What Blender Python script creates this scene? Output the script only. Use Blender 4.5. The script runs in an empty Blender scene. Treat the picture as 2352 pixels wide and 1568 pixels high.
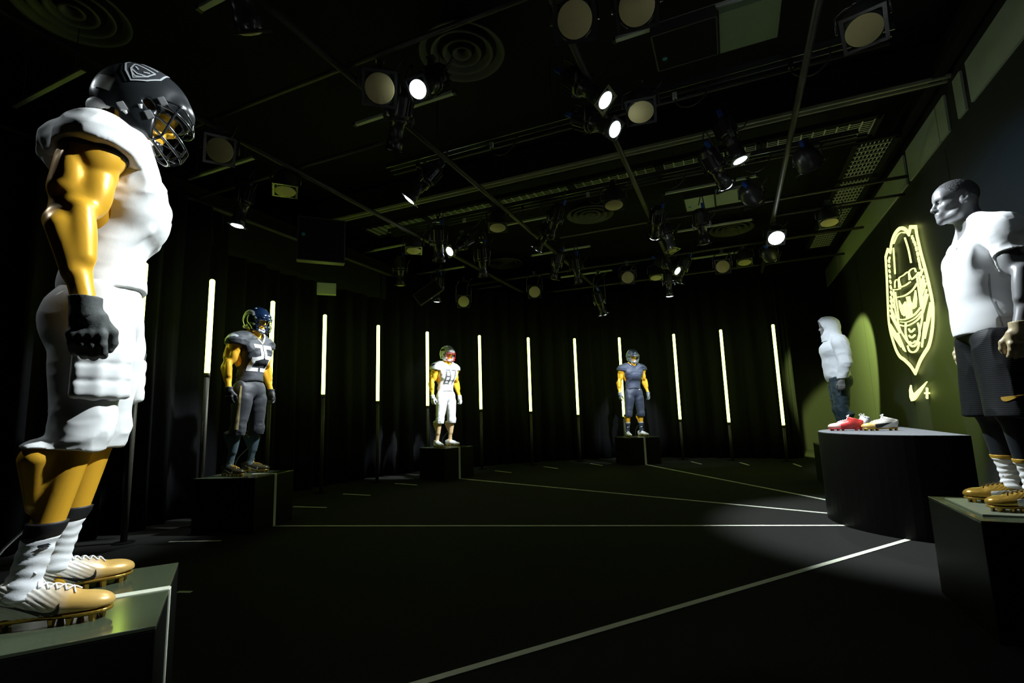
import bpy, bmesh, math, random
import numpy as np
from mathutils import Vector, Matrix, Euler
from mathutils.bvhtree import BVHTree

# ------------------------------------------------------------------ camera
SC = bpy.context.scene
COL = SC.collection
PI = math.pi
F_PX, PITCH, ROLL, YAW, CAM_H = 1143.956, .1425005, -.0303871, .4116257, 1.2
_fw = Vector((-math.sin(YAW)*math.cos(PITCH), math.cos(YAW)*math.cos(PITCH), math.sin(PITCH)))
_rt = Vector((math.cos(YAW), math.sin(YAW), 0)); _up = _rt.cross(_fw)
_r = _rt*math.cos(ROLL) + _up*math.sin(ROLL); _u = -_rt*math.sin(ROLL) + _up*math.cos(ROLL)
cam_data = bpy.data.cameras.new('camera'); cam = bpy.data.objects.new('camera', cam_data); COL.objects.link(cam)
cam_data.sensor_fit = 'HORIZONTAL'; cam_data.sensor_width = 36; cam_data.lens = F_PX/2352*36
cam_data.clip_start = .02; cam_data.clip_end = 100
cam.matrix_world = Matrix(((_r.x, _u.x, -_fw.x, 0), (_r.y, _u.y, -_fw.y, 0), (_r.z, _u.z, -_fw.z, CAM_H), (0, 0, 0, 1)))
SC.camera = cam

# ------------------------------------------------------------------ world, exposure
w = bpy.data.worlds.new('world'); SC.world = w; w.use_nodes = True
bg = w.node_tree.nodes['Background']; bg.inputs[0].default_value = (.75, .9, .5, 1); bg.inputs[1].default_value = .004
SC.view_settings.view_transform = 'Standard'; SC.view_settings.look = 'None'
SC.view_settings.exposure = 0; SC.view_settings.gamma = 1; SC.view_settings.use_curve_mapping = False


# ------------------------------------------------------------------ materials
MATS = {}
def mat(name, col, rough=.6, metal=0, spec=.5, emit=None, estr=0, bump=None, coat=0, sheen=0, var=0, vscale=20, trans=0):
    if name in MATS: return MATS[name]
    m = bpy.data.materials.new(name); m.use_nodes = True; nt = m.node_tree; b = nt.nodes['Principled BSDF']
    b.inputs['Base Color'].default_value = (*col, 1); b.inputs['Roughness'].default_value = rough
    b.inputs['Metallic'].default_value = metal; b.inputs['Specular IOR Level'].default_value = spec
    b.inputs['Coat Weight'].default_value = coat; b.inputs['Coat Roughness'].default_value = .12
    b.inputs['Sheen Weight'].default_value = sheen
    if trans: b.inputs['Transmission Weight'].default_value = trans
    if emit: b.inputs['Emission Color'].default_value = (*emit, 1); b.inputs['Emission Strength'].default_value = estr
    tc = nt.nodes.new('ShaderNodeTexCoord')
    if var:
        n = nt.nodes.new('ShaderNodeTexNoise'); n.inputs['Scale'].default_value = vscale; n.inputs['Detail'].default_value = 4
        nt.links.new(tc.outputs['Object'], n.inputs['Vector'])
        mx = nt.nodes.new('ShaderNodeMix'); mx.data_type = 'RGBA'
        mx.inputs[6].default_value = (*[c*(1-var) for c in col], 1); mx.inputs[7].default_value = (*[min(1, c*(1+var)) for c in col], 1)
        nt.links.new(n.outputs['Fac'], mx.inputs[0]); nt.links.new(mx.outputs[2], b.inputs['Base Color'])
    if bump:
        kind, scale, dist = bump
        if kind == 'noise':
            n = nt.nodes.new('ShaderNodeTexNoise'); n.inputs['Scale'].default_value = scale; n.inputs['Detail'].default_value = 3
            out = n.outputs['Fac']
        elif kind == 'voronoi':
            n = nt.nodes.new('ShaderNodeTexVoronoi'); n.inputs['Scale'].default_value = scale; out = n.outputs['Distance']
        else:
            n = nt.nodes.new('ShaderNodeTexWave'); n.inputs['Scale'].default_value = scale; n.bands_direction = 'Z'; out = n.outputs['Fac']
        nt.links.new(tc.outputs['Object'], n.inputs['Vector'])
        bp = nt.nodes.new('ShaderNodeBump'); bp.inputs['Strength'].default_value = .6; bp.inputs['Distance'].default_value = dist
        nt.links.new(out, bp.inputs['Height']); nt.links.new(bp.outputs['Normal'], b.inputs['Normal'])
    MATS[name] = m
    return m

# ------------------------------------------------------------------ object helpers
def link_mesh(name, me, m, parent=None, smooth=True):
    o = bpy.data.objects.new(name, me); COL.objects.link(o)
    if m is not None and not me.materials: me.materials.append(None)
    if m is not None:
        o.material_slots[0].link = 'OBJECT'; o.material_slots[0].material = m
    if parent is not None: o.parent = parent
    return o
def smooth_all(me, on=True):
    me.polygons.foreach_set('use_smooth', np.full(len(me.polygons), on)); me.update(); return me
def pymesh(name, verts, faces, smooth=False):
    me = bpy.data.meshes.new(name); me.from_pydata([tuple(v) for v in verts], [], [tuple(f) for f in faces]); me.update()
    return smooth_all(me, smooth)
def tag(o, label, cat, group=None):
    o['label'] = label; o['category'] = cat
    if group: o['group'] = group
    return o
def thing(name, label, cat, loc=(0, 0, 0), rz=0, group=None):
    o = bpy.data.objects.new(name, None); COL.objects.link(o); o.location = loc; o.rotation_euler = (0, 0, rz); o.empty_display_size = .1
    return tag(o, label, cat, group)
def struct(o): o['kind'] = 'structure'; return o
def bm_mesh(bm, name, smooth=False):
    me = bpy.data.meshes.new(name); bmesh.ops.recalc_face_normals(bm, faces=bm.faces[:]); bm.to_mesh(me); bm.free()
    return smooth_all(me, smooth)
def bm_box(bm, c, s, rot=None, bev=0):
    r = bmesh.ops.create_cube(bm, size=1); vs = r['verts']
    M = Matrix.Translation(c) @ (rot.to_4x4() if rot is not None else Matrix()) @ Matrix.Diagonal((*s, 1))
    bmesh.ops.transform(bm, matrix=M, verts=vs)
    if bev:
        es = list({e for v in vs for e in v.link_edges}); bmesh.ops.bevel(bm, geom=es, offset=bev, segments=2, profile=.5, affect='EDGES')
def box_mesh(name, c, s, rot=None, bev=0):
    bm = bmesh.new(); bm_box(bm, c, s, rot, bev); return bm_mesh(bm, name)
def bm_tube(bm, pts, r, seg=8, caps=True, closed=False):
    """sweep a circle along a polyline; r may be a list"""
    pts = [Vector(p) for p in pts]; n = len(pts); rr = r if isinstance(r, (list, tuple)) else [r]*n
    rings = []; nrm = None
    for i, p in enumerate(pts):
        if closed: t = pts[(i+1) % n]-pts[i-1]
        else: t = pts[min(i+1, n-1)]-pts[max(i-1, 0)]
        t.normalize()
        if nrm is None:
            a = Vector((0, 0, 1)) if abs(t.z) < .9 else Vector((1, 0, 0)); nrm = a.cross(t).normalized()
        else:
            nrm = (nrm - t*nrm.dot(t)); nrm.normalize()
        b = t.cross(nrm)
        rings.append([bm.verts.new(p+(nrm*math.cos(2*PI*k/seg)+b*math.sin(2*PI*k/seg))*rr[i]) for k in range(seg)])
    m = n if closed else n-1
    for i in range(m):
        A, B = rings[i], rings[(i+1) % n]
        for k in range(seg): bm.faces.new((A[k], A[(k+1) % seg], B[(k+1) % seg], B[k]))
    if caps and not closed:
        bm.faces.new(rings[0][::-1]); bm.faces.new(rings[-1])
def tube_mesh(name, pts, r, seg=8, closed=False):
    bm = bmesh.new(); bm_tube(bm, pts, r, seg, True, closed); return bm_mesh(bm, name, True)
def lathe(bm, prof, seg=24, M=Matrix(), cap0=True, cap1=True):
    """profile [(r, z)] about Z"""
    rings = [[bm.verts.new(M @ Vector((r*math.cos(2*PI*k/seg), r*math.sin(2*PI*k/seg), z))) for k in range(seg)] for r, z in prof]
    for A, B in zip(rings, rings[1:]):
        for k in range(seg): bm.faces.new((A[k], A[(k+1) % seg], B[(k+1) % seg], B[k]))
    if cap0: bm.faces.new(rings[0][::-1])
    if cap1: bm.faces.new(rings[-1])
def spline(ctrl, n=8, closed=False):
    """Catmull-Rom through the control points"""
    P = [Vector(p) for p in ctrl]; out = []; L = len(P)
    rng = range(L) if closed else range(L-1)
    for i in rng:
        if closed: p0, p1, p2, p3 = P[i-1], P[i], P[(i+1) % L], P[(i+2) % L]
        else: p0, p1, p2, p3 = P[max(i-1, 0)], P[i], P[i+1], P[min(i+2, L-1)]
        for k in range(n):
            t = k/n
            out.append(.5*((2*p1)+(p2-p0)*t+(2*p0-5*p1+4*p2-p3)*t*t+(3*p1-p0-3*p2+p3)*t*t*t))
    if not closed: out.append(P[-1])
    return out

# ------------------------------------------------------------------ sculpting: signed-distance grid, meshed by surface nets
_rng = np.random.RandomState(7); _tab = _rng.rand(64, 64, 64).astype(np.float32)
def vnoise(P, scale):
    q = P*np.asarray(scale, np.float32)+31.7; i = np.floor(q).astype(int); f = q-i; f = f*f*(3-2*f); r = 0
    for dx in (0, 1):
        for dy in (0, 1):
            for dz in (0, 1):
                wgt = (f[:, 0] if dx else 1-f[:, 0])*(f[:, 1] if dy else 1-f[:, 1])*(f[:, 2] if dz else 1-f[:, 2])
                r = r+wgt*_tab[(i[:, 0]+dx) % 64, (i[:, 1]+dy) % 64, (i[:, 2]+dz) % 64]
    return r*2-1
class Sdf:
    def __init__(s, lo, hi, h):
        s.lo = np.array(lo, np.float32); s.h = h; s.n = np.ceil((np.array(hi)-s.lo)/h).astype(int)+1
        s.D = np.full(s.n, .25, np.float32)
        s.ax = [s.lo[i]+np.arange(s.n[i], dtype=np.float32)*h for i in range(3)]
    def win(s, lo, hi):
        a = np.clip(np.floor((np.array(lo)-s.lo)/s.h).astype(int), 0, s.n); b = np.clip(np.ceil((np.array(hi)-s.lo)/s.h).astype(int)+1, 0, s.n)
        if (b <= a).any(): return None
        sl = tuple(slice(a[i], b[i]) for i in range(3))
        return sl, s.ax[0][sl[0]][:, None, None], s.ax[1][sl[1]][None, :, None], s.ax[2][sl[2]][None, None, :]
    def put(s, sl, d, k, op):
        D = s.D[sl]
        if op == 'add':
            if k > 0: hh = np.maximum(k-np.abs(D-d), 0)/k; s.D[sl] = np.minimum(D, d)-hh*hh*k*.25
            else: s.D[sl] = np.minimum(D, d)
        else:                                   # cut
            d = -d
            if k > 0: hh = np.maximum(k-np.abs(D-d), 0)/k; s.D[sl] = np.maximum(D, d)+hh*hh*k*.25
            else: s.D[sl] = np.maximum(D, d)
    def cap(s, a, b, ra, rb=None, k=.03, op='add', off=0):
        rb = ra if rb is None else rb; ra += off; rb += off
        a = np.array(a, np.float32); b = np.array(b, np.float32); m = max(ra, rb)+k+.03
        W = s.win(np.minimum(a, b)-m, np.maximum(a, b)+m)
        if W is None: return
        sl, X, Y, Z = W; d = b-a; L = float(d@d)+1e-9
        t = np.clip(((X-a[0])*d[0]+(Y-a[1])*d[1]+(Z-a[2])*d[2])/L, 0, 1)
        q = np.sqrt((X-a[0]-t*d[0])**2+(Y-a[1]-t*d[1])**2+(Z-a[2]-t*d[2])**2)-(ra+(rb-ra)*t)
        s.put(sl, q, k, op)
    def ell(s, c, r, rot=None, k=.03, op='add', off=0):
        c = np.array(c, np.float32); r = np.array(r, np.float32)+off; m = float(r.max())+k+.03
        W = s.win(c-m, c+m)
        if W is None: return
        sl, X, Y, Z = W; X = X-c[0]; Y = Y-c[1]; Z = Z-c[2]
        if rot is not None:
            R = np.array(Euler(rot).to_matrix().transposed(), np.float32)
            X, Y, Z = (R[0, 0]*X+R[0, 1]*Y+R[0, 2]*Z, R[1, 0]*X+R[1, 1]*Y+R[1, 2]*Z, R[2, 0]*X+R[2, 1]*Y+R[2, 2]*Z)
        k0 = np.sqrt((X/r[0])**2+(Y/r[1])**2+(Z/r[2])**2); k1 = np.sqrt((X/r[0]**2)**2+(Y/r[1]**2)**2+(Z/r[2]**2)**2)+1e-6
        s.put(sl, k0*(k0-1)/k1, k, op)
    def box(s, c, hs, rnd=.01, rot=None, k=.02, op='add'):
        c = np.array(c, np.float32); hs = np.array(hs, np.float32)-rnd; m = float(np.linalg.norm(hs))+rnd+k+.03
        W = s.win(c-m, c+m)
        if W is None: return
        sl, X, Y, Z = W; X = X-c[0]; Y = Y-c[1]; Z = Z-c[2]
        if rot is not None:
            R = np.array(Euler(rot).to_matrix().transposed(), np.float32)
            X, Y, Z = (R[0, 0]*X+R[0, 1]*Y+R[0, 2]*Z, R[1, 0]*X+R[1, 1]*Y+R[1, 2]*Z, R[2, 0]*X+R[2, 1]*Y+R[2, 2]*Z)
        qx, qy, qz = np.abs(X)-hs[0], np.abs(Y)-hs[1], np.abs(Z)-hs[2]
        d = np.sqrt(np.maximum(qx, 0)**2+np.maximum(qy, 0)**2+np.maximum(qz, 0)**2)+np.minimum(np.maximum(np.maximum(qx, qy), qz), 0)-rnd
        s.put(sl, d, k, op)
    def plane(s, p, n, k=0):                    # keep the side the normal points away from
        n = np.array(n, np.float32); n = n/np.linalg.norm(n); X, Y, Z = s.ax[0][:, None, None], s.ax[1][None, :, None], s.ax[2][None, None, :]
        d = (X-p[0])*n[0]+(Y-p[1])*n[1]+(Z-p[2])*n[2]
        s.put((slice(None),)*3, -d, k, 'cut')
    def shell(s, t):                            # hollow the solid, wall t
        s.D = np.maximum(s.D, -(s.D+t))
    def arrays(s):
        D = s.D; D[0] = D[-1] = .1; D[:, 0] = D[:, -1] = .1; D[:, :, 0] = D[:, :, -1] = .1
        S = D < 0; c = np.zeros(s.n-1, np.int8)
        O = [(i, j, k) for i in (0, 1) for j in (0, 1) for k in (0, 1)]
        sh = lambda A, o: A[o[0]:A.shape[0]-1+o[0], o[1]:A.shape[1]-1+o[1], o[2]:A.shape[2]-1+o[2]]
        for o in O: c += sh(S, o)
        mask = (c > 0) & (c < 8); idx = np.full(mask.shape, -1, np.int64); cells = np.argwhere(mask); idx[mask] = np.arange(len(cells))
        pos = np.zeros((len(cells), 3), np.float32); cnt = np.zeros(len(cells), np.float32)
        for a in O:
            for ax in range(3):
                if a[ax]: continue
                b = list(a); b[ax] = 1
                d0 = D[cells[:, 0]+a[0], cells[:, 1]+a[1], cells[:, 2]+a[2]]; d1 = D[cells[:, 0]+b[0], cells[:, 1]+b[1], cells[:, 2]+b[2]]
                x = (d0 < 0) != (d1 < 0); t = np.where(x, d0/np.where(d0 == d1, 1, d0-d1), 0)
                for q in range(3): pos[:, q] += np.where(x, a[q]+(t if q == ax else 0), 0)
                cnt += x
        V = s.lo+(cells+pos/cnt[:, None])*s.h; Fs = []
        for ax in range(3):
            u, v = (ax+1) % 3, (ax+2) % 3
            sl0 = [slice(None)]*3; sl1 = [slice(None)]*3; sl0[ax] = slice(0, -1); sl1[ax] = slice(1, None)
            a = S[tuple(sl0)]; b = S[tuple(sl1)]
            for flip, mk in ((0, a & ~b), (1, b & ~a)):
                e = np.argwhere(mk); e = e[(e[:, u] > 0) & (e[:, v] > 0) & (e[:, u] < mask.shape[u]) & (e[:, v] < mask.shape[v])]
                if not len(e): continue
                def g(du, dv):
                    q = e.copy(); q[:, u] += du; q[:, v] += dv; return idx[q[:, 0], q[:, 1], q[:, 2]]
                quad = [g(-1, -1), g(0, -1), g(0, 0), g(-1, 0)]
                Fs.append(np.stack(quad[::-1] if flip else quad, 1))
        Fc = np.concatenate(Fs); return V.astype(np.float32), Fc[(Fc >= 0).all(1)]
    def mesh(s, name, disp=None, relax=1):
        V, Fc = s.arrays()
        for _ in range(relax):                  # light smoothing of the grid steps
            acc = np.zeros_like(V); n = np.zeros(len(V), np.float32)
            for a in range(4):
                b = (a+1) % 4
                np.add.at(acc, Fc[:, a], V[Fc[:, b]]); np.add.at(n, Fc[:, a], 1)
                np.add.at(acc, Fc[:, b], V[Fc[:, a]]); np.add.at(n, Fc[:, b], 1)
            V = V*.5+.5*acc/np.maximum(n, 1)[:, None]
        if disp is not None:
            fn = np.cross(V[Fc[:, 2]]-V[Fc[:, 0]], V[Fc[:, 3]]-V[Fc[:, 1]]); N = np.zeros_like(V)
            for a in range(4): np.add.at(N, Fc[:, a], fn)
            N /= np.linalg.norm(N, axis=1)[:, None]+1e-9; V = V+N*disp(V, N)[:, None]
        return np_mesh(name, V, Fc)
def np_mesh(name, V, Fc, smooth=True):
    me = bpy.data.meshes.new(name); n = Fc.shape[1]
    me.vertices.add(len(V)); me.vertices.foreach_set('co', np.ascontiguousarray(V, np.float32).ravel())
    me.loops.add(len(Fc)*n); me.loops.foreach_set('vertex_index', Fc.astype(np.int32).ravel())
    me.polygons.add(len(Fc)); me.polygons.foreach_set('loop_start', np.arange(0, len(Fc)*n, n, dtype=np.int32))
    me.update(calc_edges=True); me.validate()
    return smooth_all(me, smooth)

# ------------------------------------------------------------------ flat marks laid on a curved surface
def bvh_of(*meshes):
    V = []; Fc = []
    for me in meshes:
        o = len(V); V += [v.co.copy() for v in me.vertices]; Fc += [tuple(i+o for i in p.vertices) for p in me.polygons]
    return BVHTree.FromPolygons(V, Fc)
def decal(name, polys, frame, bvh, lift=.002, step=.012, depth=.4):
    """polys: outlines [(u, v)...]; frame (origin, U, V): shot along -(U x V) onto the surface"""
    o, U, V = (Vector(x) for x in frame); N = U.cross(V).normalized(); bm = bmesh.new()
    for pl in polys:
        vs = [bm.verts.new((u, v, 0)) for u, v in pl]; bmesh.ops.triangulate(bm, faces=[bm.faces.new(vs)])
    for _ in range(4):
        lo = [e for e in bm.edges if e.calc_length() > step]
        if not lo: break
        bmesh.ops.subdivide_edges(bm, edges=lo, cuts=1); bmesh.ops.triangulate(bm, faces=[f for f in bm.faces if len(f.verts) > 3])
    dead = []
    for v in bm.verts:
        p = o+U*v.co.x+V*v.co.y+N*depth; hit, nn, _, _ = bvh.ray_cast(p, -N, depth*2)
        if hit is None: dead.append(v)
        else: v.co = hit+(N*.5+nn*.5)*lift
    bmesh.ops.delete(bm, geom=dead, context='VERTS')
    return bm_mesh(bm, name, True)
def stroke(pts, wd):
    """polyline -> list of quads (u, v) of width wd, mitred"""
    out = []; P = [Vector(p) for p in pts]; L = []; R = []
    for i, p in enumerate(P):
        t = (P[min(i+1, len(P)-1)]-P[max(i-1, 0)]); t = t.normalized(); n = Vector((-t.y, t.x)); ww = wd[i] if isinstance(wd, (list, tuple)) else wd
        L.append(p+n*ww/2); R.append(p-n*ww/2)
    for i in range(len(P)-1): out.append([tuple(R[i]), tuple(R[i+1]), tuple(L[i+1]), tuple(L[i])])
    return out
def swoosh(s=1.0):
    """tick outline: hook on the left, thin tail rising to the right"""
    top = spline([(-.5, .1), (-.46, -.02), (-.36, -.075), (-.2, -.05), (.5, .21)], 5)
    bot = spline([(.5, .21), (.1, .02), (-.2, -.15), (-.36, -.2), (-.47, -.15), (-.515, -.03), (-.5, .1)], 5)
    return [[(p.x*s, p.y*s) for p in top[:-1]+bot[:-1]][::-1]]
# ------------------------------------------------------------------ the room
CX, CY = 1.861, 6.277                                   # middle of the round platform: the floor lines and the tubes run about it
WALL_X, FAR_Y, CEIL = 2.6, 15.5, 5.4
M_floor = mat('floor_carpet', (.012, .012, .0105), .95, 0, .12, bump=('noise', 260, .004), var=.55, vscale=190)
M_wall = mat('wall_paint', (.03, .0315, .03), .55, 0, .4, var=.06, vscale=3)
M_black = mat('black_paint', (.012, .012, .012), .8, 0, .2)
M_drape = mat('black_drape', (.005, .005, .006), .9, 0, .1, bump=('noise', 40, .004))
M_tape = mat('line_tape', (.62, .64, .5), .7)
M_pale = mat('pale_panel', (.52, .58, .46), .7, var=.05, vscale=6)
M_laminate = mat('black_laminate', (.0045, .0045, .004), .42, 0, .18)
M_gloss = mat('gloss_top', (.055, .068, .04), .16, 0, .6)
M_pipe = mat('black_pipe', (.075, .07, .055), .5, .4, .5, var=.3, vscale=30)
M_track = mat('track_metal', (.18, .19, .18), .3, .8)
M_cable = mat('cable', (.03, .03, .03), .4)
M_can = mat('lamp_black', (.08, .08, .075), .27, .55, .6, bump=('noise', 60, .002))
M_steel = mat('steel', (.35, .36, .36), .28, 1)
M_glow = mat('tube_glow', (.8, .9, .4), .4, emit=(.72, 1, .13), estr=7)
M_neon = mat('neon_line', (.8, .9, .4), .4, emit=(.9, 1, .3), estr=1.9)
M_lens_on = mat('lens_lit', (.9, .95, 1), .2, emit=(.82, .94, 1), estr=14)
M_lens_off = mat('lens_frost', (.72, .62, .28), .6)
M_lens_green = mat('lens_green', (.7, .8, .3), .4, emit=(.75, 1, .22), estr=.5)
M_blue = mat('blue_plug', (.02, .08, .45), .35)
M_white = mat('white_plastic', (.6, .62, .6), .5)

fl = struct(link_mesh('floor', box_mesh('floor', ((-9.5+WALL_X)/2, (FAR_Y-4)/2, -.05), (WALL_X+9.5, FAR_Y+4, .1)), M_floor))
struct(link_mesh('ceiling', box_mesh('ceiling', ((-9.5+WALL_X)/2, (FAR_Y-4)/2, CEIL+.05), (WALL_X+9.5, FAR_Y+4, .1)), M_black))
wr_ = struct(link_mesh('wall_right', box_mesh('wall_right', (WALL_X+.05, (FAR_Y-4)/2, CEIL/2), (.1, FAR_Y+4, CEIL)), M_wall))
struct(link_mesh('wall_left', box_mesh('wall_left', (-9.55, (FAR_Y-4)/2, CEIL/2), (.1, FAR_Y+4, CEIL)), M_black))
struct(link_mesh('wall_far', box_mesh('wall_far', ((-9.5+WALL_X)/2, FAR_Y+.05, CEIL/2), (WALL_X+9.5, .1, CEIL)), M_black))
struct(link_mesh('wall_near', box_mesh('wall_near', ((-9.5+WALL_X)/2, -4.05, CEIL/2), (WALL_X+9.5, .1, CEIL)), M_black))
for k, (y0, y1) in enumerate(((1.5, 3.2), (3.3, 6.46), (6.6, 6.8), (7.07, 7.33), (7.35, 8.5), (8.63, 13.8), (13.84, 15.48))):   # pale boards along the top of the wall
    link_mesh('wall_board', box_mesh('wall_board', (WALL_X-.012, (y0+y1)/2, 4.54), (.024, y1-y0, .46)), M_pale, wr_)
for y in (7.3, 9.75, 12.2): link_mesh('panel_joint', box_mesh('panel_joint', (WALL_X-.001, y, 2.1), (.004, .008, 4.2)), M_black, wr_)
struct(link_mesh('soffit', box_mesh('soffit', (-7.6, 7.5, 4.1), (1.9, 9, .8)), M_black))
st = struct(link_mesh('trim_1', box_mesh('trim_1', (WALL_X-.12, 7, 4.95), (.12, 16, .14)), M_black))

# black drape behind the tubes, in soft folds
TUBES = [(-5.843, 3.269, 1.89), (-5.851, 4.063, 1.79), (-6.2, 5.27, 1.70), (-6.30, 6.424, 1.6), (-6.2, 7.716, 1.5), (-5.85, 8.893, 1.4), (-5.157, 9.967, 1.3),
         (-4.349, 10.93, 1.22), (-3.45, 11.75, 1.11), (-2.454, 12.26, 1.03), (-1.183, 12.479, .93), (-.13, 12.434, .84), (.947, 12.327, .76)]
path = [(-6.9, -3.5), (-6.7, -1), (-6.6, 1.5)]
for x, y, _ in TUBES:
    d = Vector((x-CX, y-CY)).normalized()*.6; path.append((x+d.x, y+d.y))
path[-1] = (1.0, 12.95); path.append((1.2, 13.1)); pts = spline([(*p, 0) for p in path], 34); V = []; Fc = []
for i, p in enumerate(pts):
    t = (pts[min(i+1, len(pts)-1)]-pts[max(i-1, 0)]).normalized(); n = Vector((-t.y, t.x, 0))
    for j in range(9):
        z = j/8*4.2; a = .05+.03*(1-j/8); q = p+n*(a*math.sin(i*.62)+a*.6*math.sin(i*.23+1)+.02*math.sin(i*1.3+j*.4)); V.append((q.x, q.y, z+.01))
for i in range(len(pts)-1):
    for j in range(8): Fc.append((i*9+j, i*9+9+j, i*9+10+j, i*9+1+j))
dr = link_mesh('stage_drape', pymesh('stage_drape', V, Fc, True), M_drape); tag(dr, 'long black folded drape curving behind the glowing tubes', 'curtain')
md = dr.modifiers.new('thick', 'SOLIDIFY'); md.thickness = .006

# ------------------------------------------------------------------ floor lines
def floor_strip(name, a, b, wd, m=None, z=.003):
    a, b = Vector((*a, 0)), Vector((*b, 0)); t = (b-a).normalized(); c = (a+b)/2
    o = link_mesh(name, box_mesh(name, (0, 0, 0), ((b-a).length, wd, .004)), m or M_tape, fl); o.location = (c.x, c.y, z); o.rotation_euler = (0, 0, math.atan2(t.y, t.x)); return o
FRONTS = {'left': (-2.004, 1.292), 'p25': (-4.93, 4.32), 'p87': (-4.858, 8.46), 'navy': (-1.849, 11.314)}
for k, (x, y) in FRONTS.items():
    d = Vector((CX-x, CY-y)); L = d.length; d.normalize(); floor_strip('line_marking', (x+d.x*.02, y+d.y*.02), (CX-d.x*.93, CY-d.y*.93), .045)
for x, y, _ in TUBES:                                    # a short dash before each tube
    d = Vector((CX-x, CY-y)).normalized(); floor_strip('dash_marking', (x+d.x*.48, y+d.y*.48), (x+d.x*1.02, y+d.y*1.02), .035)
floor_strip('dash_marking', (-3.76, 2.484), (-3.66, 2.515), .035)

# ------------------------------------------------------------------ glowing tubes on poles
bm = bmesh.new(); lathe(bm, [(.10, 0), (.10, .008), (.03, .014)], 16); BASE = bm_mesh(bm, 'tube_base'); bm = bmesh.new(); lathe(bm, [(.034, 0), (.034, .05), (.028, .056)], 14); CAPM = bm_mesh(bm, 'tube_collar', True)
for k, (x, y, zb) in enumerate(TUBES):
    nm = ['glowing yellow-green tube behind the player in the all-white kit', 'long glowing tube beside the plinth of the player numbered 25', 'glowing tube half hidden behind the helmet of the player numbered 25',
          'glowing tube next to the player numbered 25, on the drape side', 'glowing tube midway between the players numbered 25 and 87', 'glowing tube just behind the shoulder of the player numbered 87',
          'first glowing tube past the player numbered 87', 'second glowing tube past the player numbered 87', 'last glowing tube before the navy player without a number',
          'glowing tube crossing behind the arm of the navy player', 'first glowing tube past the navy player towards the emblem wall', 'second glowing tube past the navy player towards the emblem wall', 'glowing tube closest to the hooded mannequin, longest lit length'][k]
    t = thing('light_tube', nm, 'light tube', (x, y, 0), 0, 'glowing tubes along the drape')
    bm = bmesh.new(); lathe(bm, [(.02, zb), (.031, zb+.012), (.031, 2.955), (.02, 2.97)], 12); link_mesh('glow_tube', bm_mesh(bm, 'glow_tube', True), M_glow, t)
    bm = bmesh.new(); lathe(bm, [(.03, .01), (.03, zb)], 12); link_mesh('pole', bm_mesh(bm, 'pole', True), M_pipe, t)
    link_mesh('base', BASE, M_laminate, t); c = link_mesh('collar', CAPM, M_pipe, t); c.location = (0, 0, zb-.05)

# ------------------------------------------------------------------ plinths
PH = .586
def plinth(label, front, ang, size=.76, line=True, mat_top=None):
    """front: middle of the front edge; ang: the way it faces"""
    d = Vector((math.cos(ang), math.sin(ang))); c = Vector(front)-d*size/2
    t = thing('display_plinth', label, 'plinth', (c.x, c.y, 0), ang, 'black plinths under the mannequins')
    link_mesh('plinth_body', box_mesh('plinth_body', (0, 0, (PH-.012)/2), (size, size, PH-.012), None, .003), M_laminate, t)
    link_mesh('top_panel', box_mesh('top_panel', (0, 0, PH-.006), (size, size, .012), None, .002), mat_top or M_gloss, t)
    if line:
        link_mesh('front_strip', box_mesh('front_strip', (size/2+.002, 0, PH/2), (.004, .045, PH)), M_tape, t)
        link_mesh('top_strip', box_mesh('top_strip', (size/4+.04, 0, PH+.0015), (size/2-.08, .045, .003)), M_tape, t)
    return t, c
def face(front): return math.atan2(CY-front[1], CX-front[0])
pl_left = plinth('black glossy plinth under the player in the all-white kit', FRONTS['left'], math.atan2(.80, .60), .80)
pl_25 = plinth('black plinth under the charcoal player numbered 25', FRONTS['p25'], face(FRONTS['p25']), .74)
pl_87 = plinth('black plinth under the white player numbered 87', FRONTS['p87'], face(FRONTS['p87']), .74)
pl_nv = plinth('black plinth under the navy player without a number', FRONTS['navy'], face(FRONTS['navy']), .74)
pl_tee = plinth('dark plinth with a green-grey top under the mannequin in shorts', (1.10, 3.75), PI, .76, False)
bm = bmesh.new(); bm_box(bm, (.08, 0, PH+.006), (.5, .52, .012), None, .002); link_mesh('base_plate', bm_mesh(bm, 'base_plate'), mat('plate_satin', (.16, .18, .13), .35), pl_tee[0])
pl_hd = plinth('dark plinth under the hooded mannequin behind the round platform', (1.12, 9.05), PI, .76, False)

# round platform with a flat back
R_ = .97; zc = .9; PC = (1.79, 6.38)
t = thing('round_platform', 'large dark half-round display platform with flat back and grey carpeted top', 'platform', (PC[0], PC[1], 0))
def half_round(name, r, z0, z1, m):
    ring = [(r*math.cos(a), r*math.sin(a)) for a in [PI/2+PI*k/40 for k in range(41)]]; n = len(ring)
    V = [(x, y, z0) for x, y in ring]+[(x, y, z1) for x, y in ring]
    Fc = [(i, i+1, n+i+1, n+i) for i in range(n-1)]+[(n-1, 0, n, 2*n-1), tuple(range(n))[::-1], tuple(range(n, 2*n))]
    return link_mesh(name, pymesh(name, V, Fc), m, t)
half_round('drum', R_, 0, zc-.006, M_laminate); half_round('carpet_top', R_-.004, zc-.006, zc, mat('grey_carpet', (.10, .105, .11), .95, bump=('noise', 240, .004), var=.6, vscale=200))

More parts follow.
